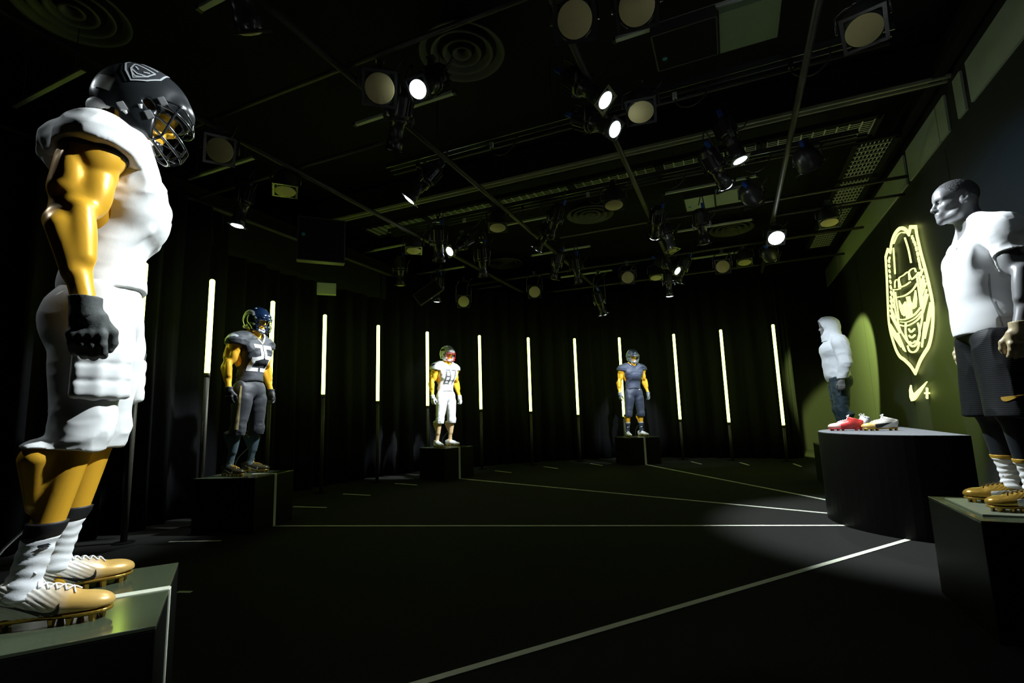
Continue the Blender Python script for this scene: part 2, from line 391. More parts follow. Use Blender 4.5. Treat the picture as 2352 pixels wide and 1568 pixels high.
# ------------------------------------------------------------------ neon emblem on the right wall, drawn in (u, z); u runs towards the viewer along the wall
emb = thing('wall_emblem', 'glowing yellow-green helmeted warrior mask emblem drawn in lines on the wall', 'wall emblem', (WALL_X-.03, 9.4, 0))
def ribbon(name, pts, wd, closed=False, parent=None, thick=.02):
    P = [Vector(p) for p in pts]; n = len(P); bm = bmesh.new(); rows = []
    for i, p in enumerate(P):
        if closed: a, b = P[i-1], P[(i+1) % n]
        else: a, b = P[max(i-1, 0)], P[min(i+1, n-1)]
        t1 = (p-a).normalized() if (p-a).length > 1e-6 else (b-p).normalized(); t2 = (b-p).normalized() if (b-p).length > 1e-6 else t1
        tt = (t1+t2); tt = tt.normalized() if tt.length > .2 else t1; nn = Vector((-tt.y, tt.x)); k = wd/2/max(.45, abs(nn.dot(Vector((-t1.y, t1.x)))))
        row = []
        for s, dx in ((1, 0), (-1, 0), (-1, 1), (1, 1)):
            q = p+nn*s*k; row.append(bm.verts.new((thick*(1-dx)-thick, -q.x, q.y)))
        rows.append(row)
    for i in range(n if closed else n-1):
        A, B = rows[i], rows[(i+1) % n]
        for k in range(4): bm.faces.new((A[k], A[(k+1) % 4], B[(k+1) % 4], B[k]))
    if not closed: bm.faces.new(rows[0]); bm.faces.new(rows[-1][::-1])
    return link_mesh(name, bm_mesh(bm, name), M_neon, parent or emb)
def blob(name, pts, parent=None, thick=.02):
    bm = bmesh.new(); vs = [bm.verts.new((0, -u, z)) for u, z in pts]; f = bm.faces.new(vs); r = bmesh.ops.extrude_face_region(bm, geom=[f])
    bmesh.ops.translate(bm, vec=(-thick, 0, 0), verts=[v for v in r['geom'] if isinstance(v, bmesh.types.BMVert)]); bmesh.ops.triangulate(bm, faces=bm.faces[:])
    return link_mesh(name, bm_mesh(bm, name), M_neon, parent or emb)
OUT = [(-.334, 3.622), (-.212, 3.737), (-.013, 3.813), (.212, 3.826), (.374, 3.791), (.512, 3.716), (.616, 3.617), (.719, 3.692), (.921, 3.623), (.915, 3.493), (.967, 3.217), (1.04, 2.942), (1.089, 2.68), (1.104, 2.48), (1.047, 2.31), (.922, 2.115), (.742, 1.954), (.541, 1.873), (.299, 1.773), (.02, 1.614), (-.149, 1.736), (-.392, 1.849), (-.606, 1.926), (-.749, 2.04), (-.846, 2.192), (-.928, 2.387), (-.934, 2.596), (-.841, 2.892), (-.709, 3.28), (-.619, 3.612), (-.45, 3.697)]
ribbon('outline', [tuple(v) for v in spline(OUT[:7], 5)+[Vector(q) for q in OUT[7:9]]+spline(OUT[9:20], 5)[:-1]+spline(OUT[19:30], 5)+[Vector(OUT[30])]], .05, True)
def E(x, y):                                            # from the drawing's own units to metres on the wall
    d = _fw+_r*((2010+x/3.647-1176)/F_PX)-_u*((500+y/3.647-784)/F_PX); k = (WALL_X-.02)/d.x; return (9.4-d.y*k, CAM_H+d.z*k)
def El(pts, n=0): 
    q = [E(*p) for p in pts]; return [tuple(v) for v in spline(q, n)] if n else q
for pts, wd in (([(165, 250), (173, 360), (180, 470)], .028), ([(262, 165), (292, 260), (315, 375)], .03), ([(168, 215), (200, 145), (232, 122), (268, 125)], .022),
        ([(165, 600), (195, 600), (225, 590)], .03), ([(230, 580), (270, 562), (308, 535)], .03), ([(320, 515), (352, 490), (378, 455)], .03), ([(190, 665), (260, 650), (325, 605), (365, 548)], .034),
        ([(165, 600), (178, 750), (200, 850), (225, 940), (285, 1040)], .034), ([(380, 455), (400, 600), (412, 740), (408, 850)], .034), ([(362, 480), (382, 620), (398, 735)], .02), ([(182, 620), (198, 740), (212, 850)], .02),
        ([(178, 585), (180, 530), (206, 518), (212, 585)], .02), ([(228, 575), (212, 508), (250, 480), (292, 452), (300, 520)], .02), ([(312, 505), (298, 450), (340, 420), (356, 452)], .02),
        ([(200, 848), (260, 850), (340, 812), (402, 742)], .036), ([(215, 895), (275, 905), (355, 865), (410, 805)], .03), ([(225, 870), (280, 872), (350, 838), (405, 780)], .02),
        ([(270, 880), (268, 960), (290, 1040), (330, 1075), (365, 1045), (388, 960), (372, 880)], .055), ([(285, 1070), (300, 1112), (335, 1125), (368, 1100), (385, 1040)], .04),
        ([(295, 930), (315, 955), (345, 928)], .04), ([(297, 985), (320, 1003), (348, 980)], .04), ([(302, 1035), (325, 1050), (350, 1030)], .03), ([(408, 850), (385, 960)], .03), ([(268, 700), (280, 840)], .03), ([(312, 700), (322, 830)], .03)):
    ribbon('mask_line', El(pts, 5), wd*.52)
for x, y, dx, dy in [(132, 338, 3, -8), (128, 362, -4, -9), (130, 402, -4, -10), (133, 446, -4, -10), (136, 490, -4, -11), (140, 535, -5, -11), (144, 582, -5, -13), (148, 630, -6, -15), (150, 680, -9, -20),
        (325, 160, -2, -14), (335, 185, -4, -18), (348, 215, -5, -15), (360, 257, -4, -16), (371, 302, -4, -16), (380, 350, -5, -20), (391, 402, -5, -25), (402, 455, -8, 25), (412, 515, -9, 28)]:
    ribbon('rivet_dash', El([(x-dx, y-dy), (x+dx, y+dy)]), .034)
for a, b in (((140, 690), (168, 750)), ((138, 730), (180, 840)), ((140, 772), (200, 905)), ((142, 815), (222, 962)), ((440, 545), (402, 650)), ((446, 600), (408, 730)), ((456, 640), (415, 790)), ((428, 520), (398, 590))):
    ribbon('cheek_stripe', El([a, b]), .024)
for pts in ([(138, 885), (200, 985), (203, 962), (232, 1085), (180, 1010), (150, 950)], [(205, 965), (270, 1122), (250, 1105), (222, 1040)], [(478, 705), (492, 760), (450, 930), (432, 1012), (426, 985), (455, 820)], [(428, 870), (436, 880), (408, 1085), (404, 1070)],
        [(213, 690), (238, 742), (266, 702), (276, 740), (258, 822), (240, 806), (220, 752)], [(276, 660), (302, 655), (310, 708), (334, 722), (352, 605), (362, 680), (355, 745), (335, 762), (318, 722), (296, 742)], [(272, 755), (296, 700), (314, 790), (296, 830), (276, 832)]):
    blob('bolt_shape', El(pts))
lg = thing('wall_logo', 'glowing swoosh and plus sign on the wall below the emblem', 'wall logo', (WALL_X-.03, 9.4, 0))
blob('swoosh', El([(313, 1400), (318, 1435), (327, 1462), (338, 1472), (360, 1455), (450, 1370), (400, 1450), (360, 1510), (340, 1530), (320, 1535), (306, 1500), (303, 1440)]), lg)
ribbon('plus_upright', El([(449, 1424), (449, 1512)]), .036, False, lg); ribbon('plus_bar', El([(431, 1468), (468, 1467)]), .024, False, lg)


# ------------------------------------------------------------------ ceiling rig
def at(px, py, z):
    """point at height z seen at that place of the 2352 x 1568 frame"""
    d = _fw+_r*((px-1176)/F_PX)-_u*((py-784)/F_PX); return Vector((0, 0, CAM_H))+d*((z-CAM_H)/d.z)
PZ = 4.25
def pipe(a, b, r=.026, label='', m=None):
    o = link_mesh('ceiling_pipe', tube_mesh('ceiling_pipe', [a, b], r, 10), m or M_pipe); return tag(o, label, 'pipe', 'pipes of the ceiling grid')
for x, lb in ((-6.6, 'over the tubes at the drape side'), (-4.71, 'above the player numbered 25'), (-2.91, 'carrying the lamps above the white-kit player'), (-.98, 'carrying the pair of lit lamps in mid room'), (.86, 'beside the emblem wall, above the round platform')):
    pipe((x, .6, PZ), (x, 12.6, PZ), .033, 'long black grid pipe '+lb)
for y, x0, x1, lb in ((3.15, -6.8, 1.6, 'long black cross pipe nearest above the plinth line'), (4.3, -6.8, -3.4, 'short black cross pipe above the player numbered 25'), (8.27, -2.6, 2.5, 'black cross pipe beyond the wire mesh panels'), (10.4, -6.6, 2.4, 'black cross pipe over the far plinths'), (12.1, -6.0, 2.4, 'black cross pipe closest to the far wall')):
    pipe((x0, y, PZ+.055), (x1, y, PZ+.055), .024, lb)
q_ = at(1905, 510, 4.0); pipe((.86, q_.y, PZ), (WALL_X, q_.y, PZ), .022, 'short outrigger pipe between the grid and the emblem wall')
for y, x0, x1, lb in ((5.29, -4.1, 1.65, 'bare metal cable track above the lit lamp pair'), (7.27, -5.6, 1.75, 'bare metal cable track under the wire mesh panels')):
    TZ = 4.55; o = thing('cable_track', lb, 'cable track', (0, 0, 0)); bm = bmesh.new(); bm_box(bm, ((x0+x1)/2, y, TZ+.1), (x1-x0, .1, .012)); bm_box(bm, ((x0+x1)/2, y+.05, TZ+.07), (x1-x0, .01, .07)); bm_box(bm, ((x0+x1)/2, y-.05, TZ+.07), (x1-x0, .01, .07))
    link_mesh('channel', bm_mesh(bm, 'channel'), M_track, o); link_mesh('conduit', tube_mesh('conduit', [(x0, y+.12, TZ+.02), (x1, y+.12, TZ+.02)], .018, 8), M_pipe, o)
    for k in range(int((x1-x0)/1.6) if y < 6 else 0): link_mesh('hanger_rod', tube_mesh('hanger_rod', [(x0+.8+k*1.6, y, TZ+.1), (x0+.8+k*1.6, y, CEIL)], .006, 6), M_cable, o)
    for k in range(int((x1-x0)/1.1)):
        x = x0+.5+k*1.1; link_mesh('cable_loop', tube_mesh('cable_loop', spline([(x, y, TZ+.05), (x+.02, y-.03, TZ-.13), (x+.16, y-.03, TZ-.19), (x+.3, y-.02, TZ-.1), (x+.36, y, TZ+.06)], 5), .009, 6), M_cable, o)
        link_mesh('plug', box_mesh('plug', (x, y-.02, TZ-.02), (.045, .04, .07), None, .004), M_white if k % 2 else M_cable, o)
# deep beam with a twin rail and wire mesh panels
bmz = 4.9; b = thing('steel_beam', 'deep dark beam with a twin pale rail crossing the whole ceiling', 'beam', (0, 0, 0))
link_mesh('web', box_mesh('web', (-2.5, 6.99, bmz+.22), (10.2, .26, .4)), M_black, b)
for y in (6.86, 6.96): link_mesh('rail', box_mesh('rail', (-2.5, y, bmz-.02), (10.2, .036, .04), None, .004), mat('rail_paint', (.42, .42, .3), .5), b)
M_mesh = mat('mesh_wire', (.65, .68, .6), .5, .3)
def mesh_panel(cx, cy, L, Wd, along, label):
    t = thing('mesh_panel', label, 'mesh panel', (cx, cy, bmz-.1), 0 if along == 'x' else PI/2, 'wire mesh panels below the ceiling')
    bm = bmesh.new()
    for k in range(9): bm_box(bm, (0, -Wd/2+Wd*k/8, 0), (L, .014, .006))
    for k in range(int(L/.13)+1): bm_box(bm, (-L/2+k*L/int(L/.13), 0, -.012), (.016, Wd, .02))
    link_mesh('wire_grid', bm_mesh(bm, 'wire_grid'), M_mesh, t)
    for s in (-1, 1): link_mesh('edge_bar', box_mesh('edge_bar', (0, s*(Wd/2+.04), 0), (L+.1, .07, .07)), M_black, t)
    for s in (-1, 1): link_mesh('end_bar', box_mesh('end_bar', (s*(L/2+.04), 0, 0), (.07, Wd+.14, .07)), M_black, t)
NTH = ('first', 'second', 'third', 'fourth', 'fifth', 'sixth')
for k in range(6): mesh_panel(-5.55+k*1.38, 7.5, 1.24, .42, 'x', 'wire mesh panel along the deep beam, '+NTH[5-k]+' from the emblem wall')
for k in range(4): mesh_panel(2.12, 8.55+k*1.3, 1.16, .4, 'y', 'wire mesh panel along the emblem wall, '+NTH[k]+' from the deep beam')
# hung battens
for r, y in enumerate((2.45, 4.38, 8.18, 10.15, 12.25)):
    for x in (-6.28, -3.2, -.06):
        t = thing('ceiling_batten', 'slim pale batten lamp '+('above the white-kit player', 'just short of the deep beam', 'in the first row past the deep beam', 'in the second row past the deep beam', 'in the row nearest the far wall')[r]+(', drape side', ', mid room', ', emblem side')[int((x+7)/3)], 'batten lamp', (x, y, 4.7), 0, 'unlit batten lamps under the ceiling')
        link_mesh('batten', box_mesh('batten', (0, 0, 0), (1.36, .05, .035), None, .006), mat('batten_pale', (.7, .72, .6), .5), t)
        for s in (-1, 1):
            link_mesh('hanger_wire', tube_mesh('hanger_wire', [(s*.5, 0, .015), (s*.5, 0, CEIL-4.7)], .004, 5), M_cable, t)
            link_mesh('end_cap', box_mesh('end_cap', (s*.69, 0, 0), (.03, .054, .045)), M_cable, t)
# round air diffusers
for x, y, lb in ((-2.46, 4.47, 'above the lamps of the white-kit player'), (-2.39, 9.72, 'in the middle of the ceiling beyond the beam'), (.29, 12.09, 'above the hooded mannequin by the emblem wall'), (-5.36, 11.96, 'in the far corner above the drape'), (-5.6, 2.3, 'over the white-kit player at the drape side')):
    t = thing('air_diffuser', 'round black air diffuser of nested rings '+lb, 'air diffuser', (x, y, CEIL-.2), 0)
    for k, rr in enumerate((.47, .34, .21, .1)):
        bm = bmesh.new(); lathe(bm, [(rr-.075, .06+.02*k), (rr-.03, .02), (rr, 0), (rr+.012, .012), (rr-.02, .05)], 40, Matrix.Translation((0, 0, .0)), False, False); link_mesh('ring', bm_mesh(bm, 'ring', True), mat('diffuser_paint', (.12, .12, .1), .6), t)
    bm = bmesh.new(); lathe(bm, [(.3, .07), (.3, .2)], 24); link_mesh('duct_neck', bm_mesh(bm, 'duct_neck', True), M_black, t)
# slabs and loudspeakers
def slab(name, label, cat, c, s, m, rot=(0, 0, 0), badge=None, frame=True, hang=True):
    t = thing(name, label, cat, c); t.rotation_euler = rot
    link_mesh('cabinet' if cat == 'loudspeaker' else 'slab', box_mesh(name, (0, 0, 0), s, None, .004), m, t)
    if frame:
        a = min(range(3), key=lambda i: s[i]); o = [i for i in range(3) if i != a]
        for i in o:
            j = [q for q in o if q != i][0]
            for sg in (-1, 1):
                cc = [0, 0, 0]; ss = [0, 0, 0]; cc[i] = sg*(s[i]/2); ss[i] = .014; ss[j] = s[j]; ss[a] = s[a]+.012
                link_mesh('frame_edge', box_mesh('frame_edge', cc, ss), mat('edge_grey', (.05, .05, .045), .5), t)
    if badge:
        bm = bmesh.new(); lathe(bm, [(.024, 0), (.024, .006)], 16, Matrix.Translation(badge[0]) @ Euler(badge[1]).to_matrix().to_4x4()); link_mesh('badge', bm_mesh(bm, 'badge'), mat('cyan_badge', (.05, .35, .38), .4), t)
    return t
M_grill = mat('speaker_grill', (.009, .0095, .009), .8, 0, .15, bump=('voronoi', 300, .002))
slab('ceiling_speaker', 'flat black speaker with small cyan badge beside the pale ceiling slab', 'loudspeaker', (-.13, 4.62, 4.65), (.56, .52, .1), M_grill, badge=((-.2, .1, -.056), (0, 0, 0)))
slab('ceiling_slab', 'pale green-grey square slab hung beside the flat black speaker', 'ceiling slab', (.42, 4.65, 4.65), (.5, .54, .06), mat('slab_green', (.22, .30, .15), .75, var=.06, vscale=8), frame=False)
slab('ceiling_speaker', 'flat dark speaker hung beyond the deep beam', 'loudspeaker', (-.25, 9.3, 4.92), (.5, .62, .1), M_pale, badge=((-.18, .1, -.056), (0, 0, 0)))
slab('ceiling_slab', 'pale slab hung beyond the deep beam', 'ceiling slab', (.27, 9.33, 4.92), (.5, .62, .06), M_pale, frame=False)
slab('wall_speaker', 'square black loudspeaker with cyan badge high above the player numbered 25', 'loudspeaker', (-5.0, 5.0, 3.62), (.6, .12, .6), M_grill, (0, 0, .82), ((-.23, -.066, .05), (PI/2, 0, 0)))
slab('wall_speaker', 'black loudspeaker tipped on its corner above the drape', 'loudspeaker', (-5.6, 8.55, 3.72), (.55, .1, .26), M_grill, (0, -.62, .55))
slab('junction_box', 'small pale box fixed high over the drape', 'junction box', (-6.45, 6.6, 3.48), (.32, .12, .2), M_pale, (0, 0, .75), frame=False)

# ------------------------------------------------------------------ spotlights
def lamp_meshes():
    d = {}; bm = bmesh.new()                                # a long profile spot; the lens is at the origin, light leaves along -Z
    lathe(bm, [(.075, .0), (.085, .01), (.085, .10), (.072, .11), (.072, .26), (.09, .27), (.09, .31)], 20); d['barrel'] = bm_mesh(bm, 'barrel', True)
    bm = bmesh.new(); lathe(bm, [(.10, .31), (.105, .33), (.105, .50), (.07, .56), (.03, .57)], 20)
    for k in range(16):
        a = 2*PI*k/16; bm_box(bm, (.108*math.cos(a), .108*math.sin(a), .42), (.03, .007, .16), Matrix.Rotation(a, 3, 'Z'))
    d['lamp_housing'] = bm_mesh(bm, 'lamp_housing')
    bm = bmesh.new(); lathe(bm, [(.076, -.004), (.05, -.014), (.0005, -.018)], 24, Matrix(), True, False); d['lens'] = bm_mesh(bm, 'lens', True)
    bm = bmesh.new()
    for s in (-1, 1): bm_box(bm, (s*.092, 0, .0), (.022, .205, .012)); bm_box(bm, (0, s*.092, .0), (.163, .022, .012))
    d['gel_frame'] = bm_mesh(bm, 'gel_frame')
    bm = bmesh.new(); bm_box(bm, (0, .0, .29), (.26, .05, .012)); bm_box(bm, (.13, 0, .29), (.014, .05, .1)); bm_box(bm, (-.13, 0, .29), (.014, .05, .1)); d['shutter_ring'] = bm_mesh(bm, 'shutter_ring')
    # a short wash lamp with a wide frosted front
    bm = bmesh.new(); lathe(bm, [(.135, .0), (.14, .02), (.14, .16), (.10, .24), (.06, .28)], 24); d['wash_can'] = bm_mesh(bm, 'wash_can', True)
    bm = bmesh.new(); lathe(bm, [(.122, -.011), (.118, -.013), (.0005, -.014)], 28, Matrix(), True, False); d['wash_lens'] = bm_mesh(bm, 'wash_lens', True)
    bm = bmesh.new()
    for s in (-1, 1): bm_box(bm, (s*.132, 0, .0), (.026, .29, .014)); bm_box(bm, (0, s*.132, .0), (.238, .026, .014))
    d['wash_frame'] = bm_mesh(bm, 'wash_frame')
    bm = bmesh.new(); bm_box(bm, (0, 0, .05), (.05, .04, .09)); bm_box(bm, (0, 0, .1), (.075, .05, .02)); bm_tube(bm, [(-.05, 0, .03), (.05, 0, .03)], .012, 6); d['clamp'] = bm_mesh(bm, 'clamp')
    d['plug'] = box_mesh('plug', (0, 0, 0), (.045, .045, .09), None, .006)
    return d
LM = lamp_meshes()
def lamp(kind, lens_at, aim, lit, label, group, top=PZ, lens_m=None):
    """a hung stage lamp; aim is the point it looks at"""
    p = Vector(lens_at); dr_ = (Vector(aim)-p).normalized(); q = dr_.to_track_quat('-Z', 'Y'); piv = p-dr_*(.3 if kind == 'profile' else .12)
    t = thing('profile_spotlight' if kind == 'profile' else 'wash_light', label, 'spotlight', piv, 0, group); M = q.to_matrix(); inv = p-piv
    def put(nm, me, m, off=Vector((0, 0, 0))):
        o = link_mesh(nm, me, m, t); o.location = inv+M@off; o.rotation_mode = 'QUATERNION'; o.rotation_quaternion = q; return o
    if kind == 'profile':
        put('barrel', LM['barrel'], M_can); put('lamp_housing', LM['lamp_housing'], M_can); put('lens', LM['lens'], M_lens_on if lit else M_lens_off); put('gel_frame', LM['gel_frame'], M_can); put('shutter_ring', LM['shutter_ring'], M_steel)
        put('cable_plug', LM['plug'], M_blue, Vector((.06, .0, .6))); wd = .14
    else:
        put('can', LM['wash_can'], M_can); put('lens', LM['wash_lens'], lens_m or (M_lens_on if lit else M_lens_off)); put('gel_frame', LM['wash_frame'], M_can); put('cable_plug', LM['plug'], M_blue, Vector((.03, 0, .31))); wd = .17
    az = math.atan2(dr_.y, dr_.x)+PI/2; hx, hy = math.cos(az)*wd, math.sin(az)*wd; H = max(.16, top-piv.z-.05)
    bm = bmesh.new(); bm_tube(bm, [(hx, hy, -.02), (hx, hy, H*.75), (hx*.6, hy*.6, H), (-hx*.6, -hy*.6, H), (-hx, -hy, H*.75), (-hx, -hy, -.02)], .012, 6); link_mesh('yoke', bm_mesh(bm, 'yoke', True), M_can, t)
    c = link_mesh('clamp', LM['clamp'], M_steel, t); c.location = (0, 0, H-.02); c.rotation_euler = (0, 0, az)
    link_mesh('power_cable', tube_mesh('power_cable', spline([inv*-1.0+Vector((0, 0, .02)), inv*-1.15+Vector((.06, .03, .14)), Vector((.1, .05, H-.05)), Vector((.22, .02, H+.03))], 5), .008, 6), M_cable, t)
    return t
# ------------------------------------------------------------------ stage lights (each sits at the lens of a hanging spotlight)
def spot(name, loc, target, power, cone, blend=.35, color=(.86, .95, 1), radius=.06):
    d = bpy.data.lights.new(name, 'SPOT'); d.energy = power; d.spot_size = math.radians(cone); d.spot_blend = blend
    d.color = color; d.shadow_soft_size = radius
    o = bpy.data.objects.new(name, d); COL.objects.link(o); o.location = loc
    o.rotation_euler = (Vector(target)-Vector(loc)).to_track_quat('-Z', 'Y').to_euler()
    return o
A_LEFT, A_25, A_87, A_NAVY, A_TEE, A_HOOD, A_SHOES = (-2.15, 1.05, 1.85), (-5.25, 4.25, 1.7), (-5.15, 8.55, 1.6), (-2.05, 11.55, 1.6), (1.46, 3.75, 1.8), (1.5, 9.05, 1.6), (1.35, 6.4, .95)
COOL = (.86, .95, 1)
def lit(px, py, z, aim, power, cone, label, kind='profile', col=COOL, blend=.55, pos=None, rad=.05):
    p = Vector(pos) if pos else at(px, py, z); t = lamp(kind, p, aim, True, label, 'lit spotlights on the grid', lens_m=M_lens_green if col[2] < .5 else None); d = (Vector(aim)-p).normalized()
    s = spot('lamp_light', p+d*.04, aim, power, cone, blend, col, rad); s.parent = t; s.matrix_parent_inverse = Matrix.Translation(t.location).inverted(); return t
lit(960, 205, 3.95, A_LEFT, 220, 32, 'lit lamp facing the white-kit player beside a frosted wash lamp')
lit(1390, 230, 3.95, (1.44, 3.75, 1.55), 1000, 32, 'lit profile lamp of the mid-room pair, the higher one')
lit(1412, 297, 3.9, (1.38, 3.75, 2.2), 300, 17, 'lit profile lamp of the mid-room pair, the lower one')
lit(1700, 368, 3.95, (1.3, 6.0, .6), 1400, 56, 'lit profile lamp tilted over the round platform, larger of two')
lit(1668, 428, 3.85, A_HOOD, 520, 26, 'lit profile lamp below its larger neighbour over the round platform')
lit(1783, 546, 3.95, (1.3, 6.2, .9), 200, 20, 'bright lamp facing out above the hooded mannequin', 'wash')
lit(940, 458, 3.85, A_25, 850, 30, 'lit profile lamp slanting down towards the player numbered 25')
lit(1033, 577, 3.9, (-5.3, 4.3, 2.0), 700, 30, 'lit profile lamp on a slanted bar near the hanging dark lamp')
lit(545, 518, 3.7, (-6.2, 3.9, 0), 60, 50, 'small lit lamp beside the square black loudspeaker')
lit(1003, 692, 3.6, (-6.3, 9.6, 0), 60, 50, 'small lit lamp hanging low over the drape')
lit(1556, 622, 3.9, (1.45, 9.1, 1.9), 160, 22, 'lit profile lamp of a crossed pair aimed at the hooded mannequin')
lit(1556, 648, 3.8, A_NAVY, 300, 24, 'lit profile lamp of a crossed pair aimed downwards')
lit(1538, 680, 3.7, (-1.2, 12.2, 0), 60, 50, 'lit profile lamp hanging straight down over the far tubes')
lit(1387, 722, 3.3, (-1.9, 12.6, 0), 60, 40, 'lowest lit profile lamp on the slanting lamp chain')
lit(0, 0, 0, (-2.1, 1.15, 1.7), 1350, 34, 'lit lamp hung over the viewer, aimed at the white-kit player', pos=(.35, 2.85, 4.1))
lit(0, 0, 0, (-2.2, .95, 2.1), 70, 30, 'lit lamp hung behind the white-kit player', pos=(-4.4, .2, 4.05), rad=.04)
lit(1503, 545, 4.0, A_NAVY, 1250, 19, 'profile lamp with pale lens and added beam on the cluster above the far players')  # beam added to an unlit fixture, to light the navy player from the front
lit(1200, 560, 4.0, A_87, 1900, 22, 'added profile lamp on the grid in front of the player numbered 87', pos=(-2.91, 7.85, 4.0))  # extra lamp put on the grid to brighten this player
WASH = 'unlit frosted wash lamps'
for px, py, z, c, lb in ((872, 203, 3.95, .95, 'frosted wash lamp next to the lit lamp over the white-kit player'), (1320, 45, 3.95, 1, 'frosted wash lamp hung above the mid-room lamp pair'), (1462, 15, 3.95, .9, 'frosted wash lamp beside the end of a pale batten'),
        (1985, 68, 3.95, .5, 'frosted wash lamp with a square frame beside the cable track end'), (1472, 256, 4.05, .4, 'frosted wash lamp hung next to the lower lamp of the lit pair'), (505, 345, 3.95, .95, 'frosted wash lamp behind the helmet of the white-kit player'),
        (655, 438, 4.0, .15, 'frosted wash lamp facing down above the square loudspeaker'), (1410, 470, 4.0, .2, 'frosted wash lamp facing down by the round diffuser beyond the beam'), (1143, 522, 4.0, .2, 'frosted wash lamp under the cable track near the twin hanging lamps'),
        (950, 575, 4.0, .15, 'frosted wash lamp facing down over the tipped loudspeaker'), 
        (1660, 612, 3.9, 1, 'frosted wash lamp facing out beneath the far batten'), (1442, 637, 3.9, 1, 'frosted wash lamp facing out above the navy player'), (1507, 637, 4.0, .2, 'frosted wash lamp facing down near the crossed lamps'),
        (1228, 670, 3.8, .9, 'frosted wash lamp with pale square frame over the far drape'), (1710, 602, 4.0, .2, 'frosted wash lamp facing down beneath the far batten'), (1065, 692, 3.7, 1, 'frosted wash lamp facing out over the player numbered 87'), (1905, 510, 4.0, .2, 'greenish wash lamp close under the pale wall boards')):
    p = at(px, py, z); a = Vector((0, 0, -1))*(1-c)+(cam.location-p).normalized()*c; lamp('wash', p, p+a*2, False, lb, WASH)
DARK = 'dark profile lamps'
for px, py, z, aim, lb in ((575, 75, 3.75, (-3.2, 3.4, 2), 'large dark finned lamp overhead near the white-kit player'), (905, 345, 3.8, (-4.6, 5.2, 1), 'dark finned lamp clipped beside the frosted lamp cable'), (1008, 600, 3.6, (-5, 8.2, 0), 'dark lamp hanging straight down under the cable track'),
        (1110, 635, 3.6, (-4.4, 9.2, 0), 'dark lamp hanging down above the player numbered 87'), (1618, 560, 3.8, (0, 9.6, 0), 'dark lamp with blue plug between two battens'), (1330, 650, 3.75, (-2.6, 11.4, 0), 'dark lamp in the middle of the slanting lamp chain'),
        (1270, 640, 3.8, (-4.6, 9.8, 0), 'dark lamp pointing off to the side of the slanting chain'), (1262, 545, 4.0, (-3.2, 8.0, 3), 'dark lamp at the top of the slanting chain'), (1545, 575, 3.9, (-.3, 8.5, 2), 'dark finned lamp among the cluster above the far players'), (920, 655, 3.75, (-6, 8.3, 0), 'dark lamp with blue plug beside the tipped loudspeaker')):
    lamp('profile', at(px, py, z), aim, False, lb, DARK)

lit(0, 0, 0, (2.6, 13.3, 1.35), 5200, 42, 'added yellow-green wash lamp turned to the wall beside the hooded mannequin', 'wash', (.75, 1, .22), .25, pos=(.9, 10.4, 3.95))  # added stand-in for the slab-edge lamp, hung clear of the hooded figure
lamp('wash', at(1735, 458, 4.0), (2.2, 10, 2.5), False, 'frosted wash lamp at the edge of the far pale slab', WASH)
lit(1865, 385, 4.0, (2.6, 8.5, .9), 1100, 34, 'wash lamp with added yellow-green beam, alone near the emblem wall', 'wash', (.75, 1, .22), .5)  # frosted lamp otherwise unlit; its green light is added for the lower wall
lit(0, 0, 0, (2.6, 6.4, 3.0), 450, 24, 'added blue wash lamp on the grid behind the bareheaded mannequin', 'wash', (.2, .5, 1), .9, pos=(.905, 2.4, 3.95))  # added out of view to put a blue glow on the wall

# ------------------------------------------------------------------ the mannequins
MIR = lambda p, sg: (p[0], p[1]*sg, p[2])
def V3(*a): return np.array(a, np.float32)
# joints for the left (+Y) side; the figure faces +X, z = 0 is what it stands on
POSE_PLAYER = dict(ankle=(-.095, .165, .10), knee=(-.015, .15, .53), hip=(-.005, .105, .95), sh=(-.015, .225, 1.545), el=(-.06, .315, 1.245), wr=(.015, .35, .975),
                   head=(.06, 0, 1.825), hrot=.20, toe=(.16, .30))
POSE_LEFT = dict(POSE_PLAYER, head=(.068, 0, 1.825), hrot=.42, el=(-.058, .31, 1.225), wr=(.012, .345, .955), knee=(-.01, .15, .59), ankle=(-.115, .165, .10))
POSE_TEE = dict(ankle=(-.04, .125, .10), knee=(.01, .125, .53), hip=(-.005, .10, .95), sh=(-.05, .225, 1.53), el=(-.085, .315, 1.225), wr=(-.0, .34, .965),
                head=(.05, 0, 1.80), hrot=.04, toe=(.16, .22))
POSE_HOOD = dict(POSE_TEE, ankle=(-.04, .10, .10), knee=(.01, .11, .53), el=(-.075, .29, 1.22), wr=(.0, .30, .95), hrot=.06)
def lerp(a, b, t): return tuple(a[i]+(b[i]-a[i])*t for i in range(3))
def addv(a, b): return tuple(a[i]+b[i] for i in range(3))

